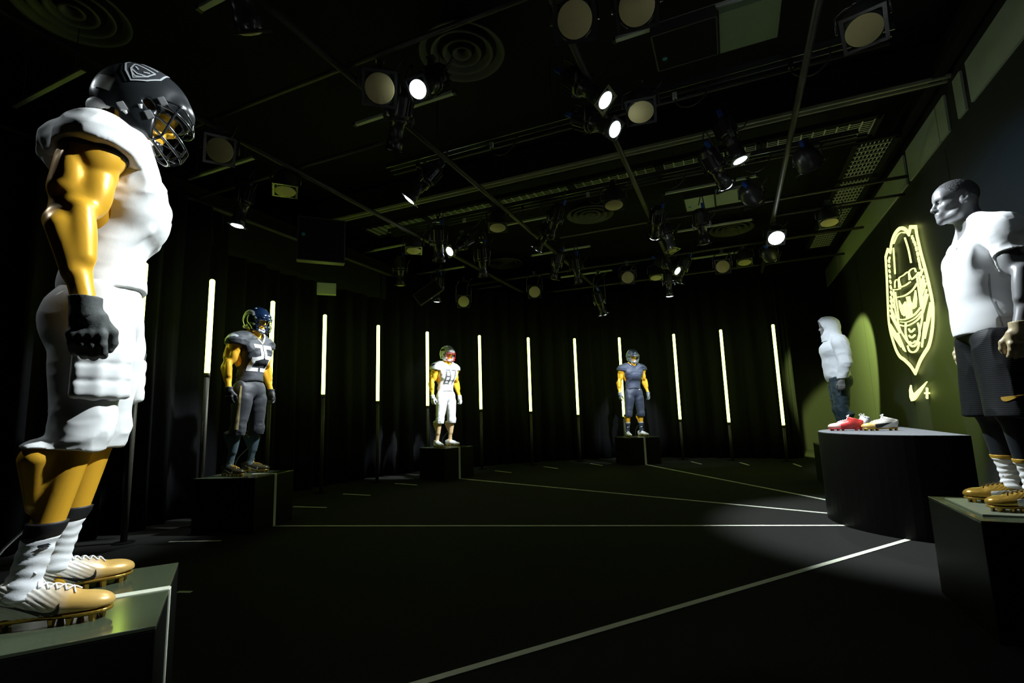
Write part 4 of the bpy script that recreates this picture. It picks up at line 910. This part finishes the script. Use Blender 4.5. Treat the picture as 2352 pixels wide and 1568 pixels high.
def hoodie_mesh(name, P, h):
    sx, _, sz = P['sh']; S = Sdf((-.34, -.52, .85), (.34, .52, P['head'][2]+.2), h); torso(S, P, .022)
    S.ell((.0, 0, 1.05), (.165, .2, .16), k=.06); S.ell((.02, 0, 1.22), (.16, .19, .2), k=.06); S.ell((.03, 0, 1.42), (.17, .22, .17), k=.05)
    for sg in (1, -1):
        m = lambda p: MIR(p, sg); arm(S, P, sg, .02); S.cap(m(P['sh']), m(P['el']), .092, .078, k=.04); S.cap(m(P['el']), m(P['wr']), .072, .055, k=.04)
        w = P['wr']; p = addv(m(w), (0, 0, .02)); W = S.win(addv(p, (-.12, -.12, -.2)), addv(p, (.12, .12, .0))); sl, X, Y, Z = W
        S.D[sl] = np.where(np.abs(Y) > .235, np.maximum(S.D[sl], p[2]-Z), S.D[sl])
    S.plane((0, 0, .93), (.0, 0, -1))
    S.cap((sx+.04, 0, sz+.04), (P['head'][0]-.03, 0, P['head'][2]-.1), .125, .105, k=.05)
    f1 = folds(.010, (7, 7, 8), None, None, 8); return S.mesh(name, f1, relax=2)
def hood_mesh(name, P, h):
    hd = P['head']; S = Sdf(addv(hd, (-.22, -.18, -.24)), addv(hd, (.22, .18, .2)), h); T = lambda x, y, z: addv(hd, (x, y, z))
    S.ell(T(-.025, 0, .025), (.145, .115, .135), k=.03); S.ell(T(.02, 0, .04), (.125, .105, .115), k=.04); S.cap(T(-.05, 0, -.05), T(-.06, 0, -.2), .11, .13, k=.05)
    S.cap(T(.0, 0, -.13), T(-.02, 0, -.2), .105, .13, k=.04)
    S.ell(T(-.0, 0, .0), (.118, .09, .115), k=.01, op='cut'); S.ell(T(.13, 0, -.02), (.11, .085, .115), k=.02, op='cut')
    return S.mesh(name, folds(.007, (9, 9, 11), None, None, 9), relax=1)
def trousers_mesh(name, P, h):
    S = Sdf((-.28, -.36, .06), (.28, .36, 1.12), h); S.ell((-.005, 0, 1.0), (.145, .185, .13), k=.05)
    for sg in (1, -1):
        m = lambda p: MIR(p, sg); hp, kn, an = P['hip'], P['knee'], P['ankle']
        leg(S, P, sg, off=.014); S.cap(m(hp), m(kn), .112, .088, k=.04); S.cap(m(kn), m(addv(an, (0, 0, .1))), .086, .068, k=.03); S.cap(m(addv(an, (0, 0, .12))), m(addv(an, (.01, 0, .0))), .062, .05, k=.02); S.ell(m((-.085, .08, .95)), (.09, .09, .11), k=.04)
    S.plane((0, 0, 1.08), (0, 0, 1)); S.plane((0, 0, .1), (0, 0, -1))
    return S.mesh(name, folds(.011, (8, 8, 9), None, None, 11), relax=1)
# ------------------------------------------------------------------ dressing the mannequins
def two_tone(name, c0, c1, x0, x1, rough=.4, metal=0):
    """colour change along the boot, heel to toe"""
    m = mat(name, c0, rough, metal); nt = m.node_tree; b = nt.nodes['Principled BSDF']; tc = nt.nodes.new('ShaderNodeTexCoord'); sp = nt.nodes.new('ShaderNodeSeparateXYZ'); ns = nt.nodes.new('ShaderNodeTexNoise'); ns.inputs['Scale'].default_value = 25
    ad = nt.nodes.new('ShaderNodeMath'); ad.operation = 'MULTIPLY_ADD'; ad.inputs[1].default_value = .03; mr = nt.nodes.new('ShaderNodeMapRange'); mr.inputs[1].default_value = x0; mr.inputs[2].default_value = x1; cr = nt.nodes.new('ShaderNodeMix'); cr.data_type = 'RGBA'
    cr.inputs[6].default_value = (*c0, 1); cr.inputs[7].default_value = (*c1, 1); L = nt.links.new
    L(tc.outputs['Object'], sp.inputs[0]); L(tc.outputs['Object'], ns.inputs['Vector']); L(ns.outputs['Fac'], ad.inputs[0]); L(sp.outputs['X'], ad.inputs[2]); L(ad.outputs[0], mr.inputs[0]); L(mr.outputs[0], cr.inputs[0]); L(cr.outputs[2], b.inputs['Base Color'])
    return m
GOLD = mat('gold_skin', (.88, .46, .035), .32, .25, .6); SILVER = mat('grey_skin', (.19, .19, .195), .4, .2, .5)
WHITE = mat('white_jersey', (.78, .78, .76), .75, sheen=.03, bump=('noise', 300, .0004)); WHITE2 = mat('white_pants', (.80, .80, .78), .62, sheen=.03)
CHAR = mat('charcoal_jersey', (.022, .025, .031), .7, sheen=.03); CHARP = mat('charcoal_pants', (.027, .029, .035), .6, sheen=.03); NAVY = mat('navy_jersey', (.035, .045, .078), .65, sheen=.03); NAVYP = mat('navy_pants', (.025, .033, .06), .6, sheen=.03)
BLK = mat('black_cloth', (.006, .006, .007), .6); BLKG = mat('gloss_black', (.010, .011, .013), .18, 0, .6, coat=.5); GREYGLOVE = mat('grey_glove', (.06, .065, .06), .7, bump=('noise', 90, .002))
WLEA = mat('white_leather', (.72, .72, .70), .5); GOLDB = mat('gold_boot', (.50, .30, .05), .22, .7); BOOTW = two_tone('boot_white_gold', (.70, .66, .58), (.60, .37, .10), .07, .15, .35, .15); BOOTBG = two_tone('boot_black_gold', (.02, .018, .012), (.50, .30, .05), -.03, .05, .22, .6)
BOOTK = mat('boot_black', (.05, .04, .02), .3, .4); TEAL = mat('teal_sock', (.05, .085, .10), .7); TAN = mat('tan_tights', (.68, .46, .24), .5)
HNAVY = mat('helmet_navy', (.004, .011, .032), .15, 0, .6, coat=.6); HSILV = mat('helmet_silver', (.74, .76, .78), .3, .05, .6); HGREY = mat('helmet_grey', (.12, .15, .2), .28, .4, .6, coat=.3); HBLK = mat('helmet_black', (.014, .016, .017), .27, .0, .6, coat=.25)
RED = mat('red_bar', (.55, .03, .03), .35); CHROME = mat('clear_buckle', (.5, .5, .5), .2, .6); SOCKW = mat('sock_white', (.74, .75, .76), .85, bump=('noise', 250, .0006)); BANDG = mat('gold_band', (.50, .30, .03), .5, .2)
NUMW = mat('number_white', (.75, .75, .72), .6); NUMG = mat('number_grey', (.10, .10, .10), .6); TRIM = mat('trim_gold', (.55, .45, .22), .5); DECG = mat('decal_grey', (.38, .40, .41), .35); DECK = mat('decal_black', (.03, .032, .035), .4)

SHARED = {}
def shared(key, fn):
    if key not in SHARED: SHARED[key] = fn()
    return SHARED[key]
def block(ch):
    """block digits in a 1 x 1.5 box, as strokes"""
    D = {'2': [[(.0, 1.4), (1, 1.4)], [(.9, 1.5), (.9, .75)], [(1, .8), (0, .6)], [(.1, .75), (.1, 0)], [(0, .1), (1, .1)]], '5': [[(1, 1.4), (0, 1.4)], [(.1, 1.5), (.1, .75)], [(0, .8), (1, .8)], [(.9, .9), (.9, 0)], [(1, .1), (0, .1)]],
         '8': [[(0, 1.4), (1, 1.4)], [(0, .77), (1, .77)], [(0, .1), (1, .1)], [(.1, 1.5), (.1, 0)], [(.9, 1.5), (.9, 0)]], '7': [[(0, 1.4), (1, 1.4)], [(.85, 1.45), (.4, 0)]]}[ch]
    return D
def number(root, text, jm, P, m, w, h, wd, x0=.0, z=1.36):
    bv = bvh_of(jm)
    for i, ch in enumerate(text):
        q = []
        for s in block(ch): q += stroke([((x-.5)*w+(i-.5)*(w+.035), (y-.75)*h) for x, y in s], wd)
        me = decal('number', q, ((.1, 0, z), (0, 1, 0), (0, 0, 1)), bv, .004, .02, .5); link_mesh('jersey_number', me, m, root)
def mark(root, polys, frame, bv, m, name, lift=.003, step=.01): return link_mesh(name, decal(name, polys, frame, bv, lift, step), m, root)
def player(name_label, loc, ang, h, skin, jersey, pants, glove, socks, boots, hel, lod, undersleeve=True, pads=True):
    P = POSE_LEFT if lod == 0 else POSE_PLAYER; root = thing('mannequin', name_label, 'mannequin', (loc[0], loc[1], PH), ang, 'player mannequins in football kit')
    link_mesh('body', shared(('b', lod), lambda: body_mesh('player_body', P, h)), skin, root)
    jm = shared(('j', lod), lambda: jersey_mesh('jersey', P, h)); link_mesh('jersey', jm, jersey, root)
    pm = shared(('p', lod), lambda: pants_mesh('pants', P, h)); link_mesh('pants', pm, pants, root)
    for sg in (1, -1):
        link_mesh('glove', shared(('g', sg, lod), lambda: glove_mesh('glove', P, .0035 if lod == 0 else .006, sg)), glove, root)
        if pads: link_mesh('thigh_pad', shared(('pad', sg), lambda: pad_mesh('thigh_pad', P, sg, .005)), pants, root)
        if undersleeve: link_mesh('sleeve_lining', shared(('u', sg), lambda: undersleeve_mesh('sleeve_lining', P, sg, .006)), BLK, root)
        for z0, z1, ruf, mm, nm, lo in socks: link_mesh(nm, shared((nm, z0, z1, sg, ruf, lod), lambda: sock_mesh(nm, P, sg, z0, z1, ruffle=ruf, loose=lo)), mm, root)
        a = P['ankle']; boot(root, (a[0], a[1]*sg, 0), P['toe'][0 if sg < 0 else 1]*sg, boots).scale = (1.05, 1, 1) if lod == 0 else (1, 1, 1)
    link_mesh('support_rod', shared(('rod', lod), lambda: tube_mesh('support_rod', spline([(P['ankle'][0]-.16, P['ankle'][1]-.06, .012), (P['ankle'][0]-.14, P['ankle'][1]-.05, .16), (P['ankle'][0]-.02, P['ankle'][1], .3)], 6), .006, 6)), M_steel, root)
    hm = helmet(root, P, *hel); return root, jm, pm, hm
HB = HELMET['bvh']
def side_frame(sg, c=(-.02, .16, .06)):                  # looking at the helmet's side; u runs forward on the right-hand side
    return ((c[0], c[1]*sg, c[2]), (-sg, 0, 0), (0, 0, 1)) if sg > 0 else ((c[0], c[1]*sg, c[2]), (1, 0, 0), (0, 0, 1))

# --- white kit, black helmet
ang_l = math.atan2(.80, .60)
r, jm, pm, hm = player('large mannequin in an all-white football kit and matt black helmet, gold skin', (pl_left[1].x+.6*.14, pl_left[1].y+.8*.14), ang_l, .0055, GOLD, WHITE, WHITE2, GREYGLOVE,
    [(.085, .255, .0024, SOCKW, 'sock', .008), (.255, .300, .0, BLK, 'sock_cuff', .009)], (BOOTW, GOLDB, SOCKW, BLK), (HBLK, BLKG, WLEA, BLKG, CHROME, WLEA, WLEA), 0)
r.scale = (1.037,)*3
for sg in (1, -1):                                       # helmet badge: the warrior mask in a shield
    bx = [(x*.075, y*.075) for x, y in ((-.75, .75), (-.3, .95), (.2, .9), (.55, 1.0), (.8, .8), (.85, .0), (.5, -.55), (.0, -1.0), (-.5, -.55), (-.85, .0))]
    mark(hm, [bx], side_frame(sg, (-.045, .16, .10)), HB, DECK, 'shield_badge'); k = .075; out = stroke([(x, y) for x, y in bx]+[bx[0]], .007)
    for pts in ([(-.4, .5), (.45, .5)], [(-.5, .2), (.5, .2)], [(-.35, .0), (-.12, -.15)], [(.35, .0), (.12, -.15)], [(-.4, -.3), (0, -.45), (.4, -.3)], [(-.25, -.5), (0, -.65), (.25, -.5)], [(-.5, .2), (-.4, -.3), (0, -.8), (.4, -.3), (.5, .2)]): out += stroke([(x*k, y*k) for x, y in pts], .006)
    mark(hm, out, side_frame(sg, (-.045, .16, .10)), HB, DECG, 'badge_lines', .005, .008)
    mark(hm, [[(-.035, -.028), (.035, -.028), (.035, .028), (-.035, .028)]], ((-.14, .12*sg, -.025), (-.62*sg, -.78, 0) if sg > 0 else (.62, -.78, 0), (0, 0, 1)), HB, mat('bumper_label', (.45, .46, .40), .4), 'rear_label')
for sg in (1, -1):
    bv = bvh_of(*[shared(('sock', .085, .255, sg, .0024, 0), None)]); mark(r, [[(u, v) for u, v in q] for q in swoosh(.05)], ((-.06, .23*sg, .235), (-sg*.9, -.4, 0) if sg > 0 else (.9, -.4, 0), (0, 0, 1)), bv, BLK, 'sock_swoosh', .007, .006)
    bv = bvh_of(shared(('g', sg, 0), None)); mark(r, [[(u, v) for u, v in q] for q in swoosh(.055)], ((.01, .40*sg, .915), (-sg, 0, 0), (0, 0, 1)), bv, BLK, 'glove_swoosh', .002, .006)
# --- 25
r, jm, pm, hm = player('mannequin in charcoal kit numbered 25 with shiny navy bird-badge helmet, gold skin', (pl_25[1].x, pl_25[1].y), face(FRONTS['p25'])-.08, .008, GOLD, CHAR, CHARP, BLK,
    [(.09, .47, .0, TEAL, 'long_sock', .004)], (BOOTK, GOLDB, GOLDB, WLEA), (HNAVY, HNAVY, WLEA, WLEA, CHROME, WLEA, WLEA), 1, False, False)
number(r, '25', jm, POSE_PLAYER, NUMW, .125, .21, .044, z=1.355)
bv = bvh_of(pm)
for sg in (1, -1):
    mark(r, stroke([(.02, .22), (.01, .0), (-.01, -.28)], [.015, .03, .045]), ((.12, .33*sg, .80), (-sg*.8, .6, 0) if sg > 0 else (.8, .6, 0), (0, 0, 1)), bv, TRIM, 'side_stripe', .005, .02)
    hawk = [(-.085, .03), (-.04, .06), (.02, .065), (.07, .045), (.095, .005), (.075, -.005), (.05, .01), (.0, .0), (-.03, -.03), (-.05, -.09), (-.085, -.1), (-.1, -.04)]
    mark(hm, [hawk], side_frame(sg, (-.04, .16, .05)), HB, DECG, 'bird_badge'); mark(hm, stroke([(-.06, .02), (.0, .035), (.06, .02)], .012)+stroke([(.02, .02), (.05, .028)], .008), side_frame(sg, (-.04, .16, .05)), HB, DECK, 'badge_lines', .005)
bv = bvh_of(jm); mark(r, stroke([(-.13, .11), (-.05, .02), (0, -.03), (.05, .02), (.13, .11)], .016), ((.2, 0, 1.56), (0, 1, 0), (0, 0, 1)), bv, TRIM, 'neck_trim', .004, .02)
for sg in (1, -1): mark(r, [[(u*.75, v*.6) for u, v in hawk]], ((0, .45*sg, 1.58), (-sg, 0, 0), (0, 0, 1)), bv, DECG, 'sleeve_badge', .004)
# --- 87
r, jm, pm, hm = player('mannequin in white kit numbered 87 with silver helmet and red face bars', (pl_87[1].x, pl_87[1].y), face(FRONTS['p87']), .008, GOLD, WHITE, WHITE2, mat('glove_white', (.65, .66, .66), .6),
    [(.09, .47, .0, TAN, 'long_sock', .004)], (WLEA, GOLDB, WLEA, BLK), (HSILV, RED, WLEA, WLEA, CHROME, RED, WLEA), 1, False, False)
number(r, '87', jm, POSE_PLAYER, NUMG, .115, .20, .030, z=1.36)
for sg in (1, -1):
    mark(hm, [[(-.09, .0), (-.03, .04), (.02, .03), (.06, .05), (.05, .02), (.08, .0), (.03, .0), (-.03, -.02)]], side_frame(sg, (-.03, .16, .06)), HB, mat('badge_navy', (.02, .03, .08), .4), 'star_badge')
    mark(r, [[(-.05, .0), (-.02, .03), (.04, .03), (.05, .0), (.01, -.02)]], ((0, .45*sg, 1.58), (-sg, 0, 0), (0, 0, 1)), bv, mat('badge_navy', (.02, .03, .08), .4), 'sleeve_badge', .004)
# --- navy
r, jm, pm, hm = player('mannequin in plain navy kit without number, grey-blue helmet and bare knees', (pl_nv[1].x, pl_nv[1].y), face(FRONTS['navy']), .008, GOLD, NAVY, NAVYP, mat('glove_pattern', (.14, .15, .17), .5, var=.5, vscale=40),
    [(.09, .30, .001, NAVYP, 'sock', .006), (.30, .325, 0, DECG, 'sock_cuff', .008)], (WLEA, GOLDB, WLEA, BLK), (HGREY, CHROME, WLEA, CHROME, CHROME, WLEA, HGREY), 1, False, False)
for sg in (1, -1):
    mark(r, swoosh(.06), ((.2, .165*sg, .22), (0, 1, 0), (0, 0, 1)), bvh_of(shared(('sock', .09, .30, sg, .001, 1), None)), NUMW, 'sock_swoosh', .004)
mark(r, swoosh(.06), ((.2, .12, 1.06), (0, 1, 0), (0, 0, 1)), bvh_of(pm), NUMW, 'hip_swoosh', .004)

# --- tee and shorts
P = POSE_TEE; r = thing('mannequin', 'grey mannequin in white tee and dark shorts with gold boots, bareheaded', 'mannequin', (1.395, 3.75, PH+.012), PI, 'training mannequins')
link_mesh('body', body_mesh('tee_body', P, .0048), SILVER, r); tm = tee_mesh('tee_shirt', P, .0055); link_mesh('tee_shirt', tm, mat('white_tee', (.76, .77, .78), .7, sheen=.03), r)
sm = shorts_mesh('shorts', P, .006); link_mesh('shorts', sm, mat('dark_shorts', (.0035, .0042, .0055), .6, 0, .25, bump=('wave', 28, .0005)), r)
link_mesh('hair', hair_mesh('hair', P, .004), mat('cropped_hair', (.05, .05, .052), .7, bump=('noise', 180, .004)), r)
for sg in (1, -1):
    link_mesh('legging', legging_mesh('legging', P, .006, sg, .27, .8), mat('dark_legging', (.008, .011, .015), .45, sheen=.03), r)
    link_mesh('glove', glove_mesh('training_glove', P, .004, sg), mat('glove_gold', (.42, .34, .2), .45, .2, var=.4, vscale=60), r)
    sk = sock_mesh('sock', P, sg, .09, .255, ruffle=.0035, loose=.010); link_mesh('sock', sk, SOCKW, r); link_mesh('sock_band', sock_mesh('sock_band', P, sg, .255, .275, ruffle=0, loose=.012), BANDG, r)
    a = P['ankle']; boot(r, (a[0], a[1]*sg, 0), .10*sg, (BOOTBG, GOLDB, BOOTK, WLEA))
bv = bvh_of(tm); mark(r, swoosh(.035), ((.2, .1, 1.48), (0, 1, 0), (0, 0, 1)), bv, DECG, 'chest_swoosh'); mark(r, stroke([(-.0, -.06), (.0, -.2), (.02, -.36)], .008), ((.03, .3, 1.35), (-1, 0, 0), (0, 0, 1)), bv, DECG, 'side_seam', .002)
mark(r, swoosh(.08), ((.04, .35, .60), (-1, 0, 0), (0, 0, 1)), bvh_of(sm), BANDG, 'shorts_swoosh')
# --- hooded
P = POSE_HOOD; r = thing('mannequin', 'grey mannequin in pale zipped jacket with hood up and teal trousers', 'mannequin', (1.5, 9.05, PH), PI, 'training mannequins')
M_jk = mat('pale_jacket', (.60, .63, .68), .65, sheen=.03)
link_mesh('body', body_mesh('hood_body', P, .008, hands=True), SILVER, r); link_mesh('jacket', hoodie_mesh('jacket', P, .008), M_jk, r); link_mesh('hood', hood_mesh('hood', P, .006), M_jk, r); link_mesh('trousers', trousers_mesh('trousers', P, .008), mat('teal_trousers', (.014, .032, .045), .6, sheen=.03), r)
for sg in (1, -1): a = P['ankle']; boot(r, (a[0], a[1]*sg, 0), .12*sg, (BOOTK, BLK, BLK, WLEA))

# ------------------------------------------------------------------ boots shown on the round platform
def loose_boot(label, x, y, rz, mats):
    t = thing('football_boot', label, 'football boot', (x, y, zc), rz, 'boots on the round platform')
    link_mesh('upper', BOOT[0], mats[0], t); link_mesh('sole', BOOT[1], mats[1], t); link_mesh('laces', BOOT[3], mats[2], t)
    for s in BOOT[4]: link_mesh('swoosh', s, mats[3], t)
    for sx, sy in STUDS: link_mesh('stud', BOOT[2], mats[1], t).location = (sx, sy, 0)
loose_boot('red football boot with white laces at the platform edge', 1.16, 6.50, PI-.05, (two_tone('boot_red', (.62, .05, .04), (.70, .42, .38), .08, .17, .35), RED, WLEA, RED))
loose_boot('all-white football boot behind the red boot', 1.36, 6.95, PI+.9, (WLEA, WLEA, WLEA, WLEA))
loose_boot('white and gold football boot with black swoosh at the platform middle', 1.45, 6.42, PI+.02, (BOOTW, GOLDB, WLEA, BLK))
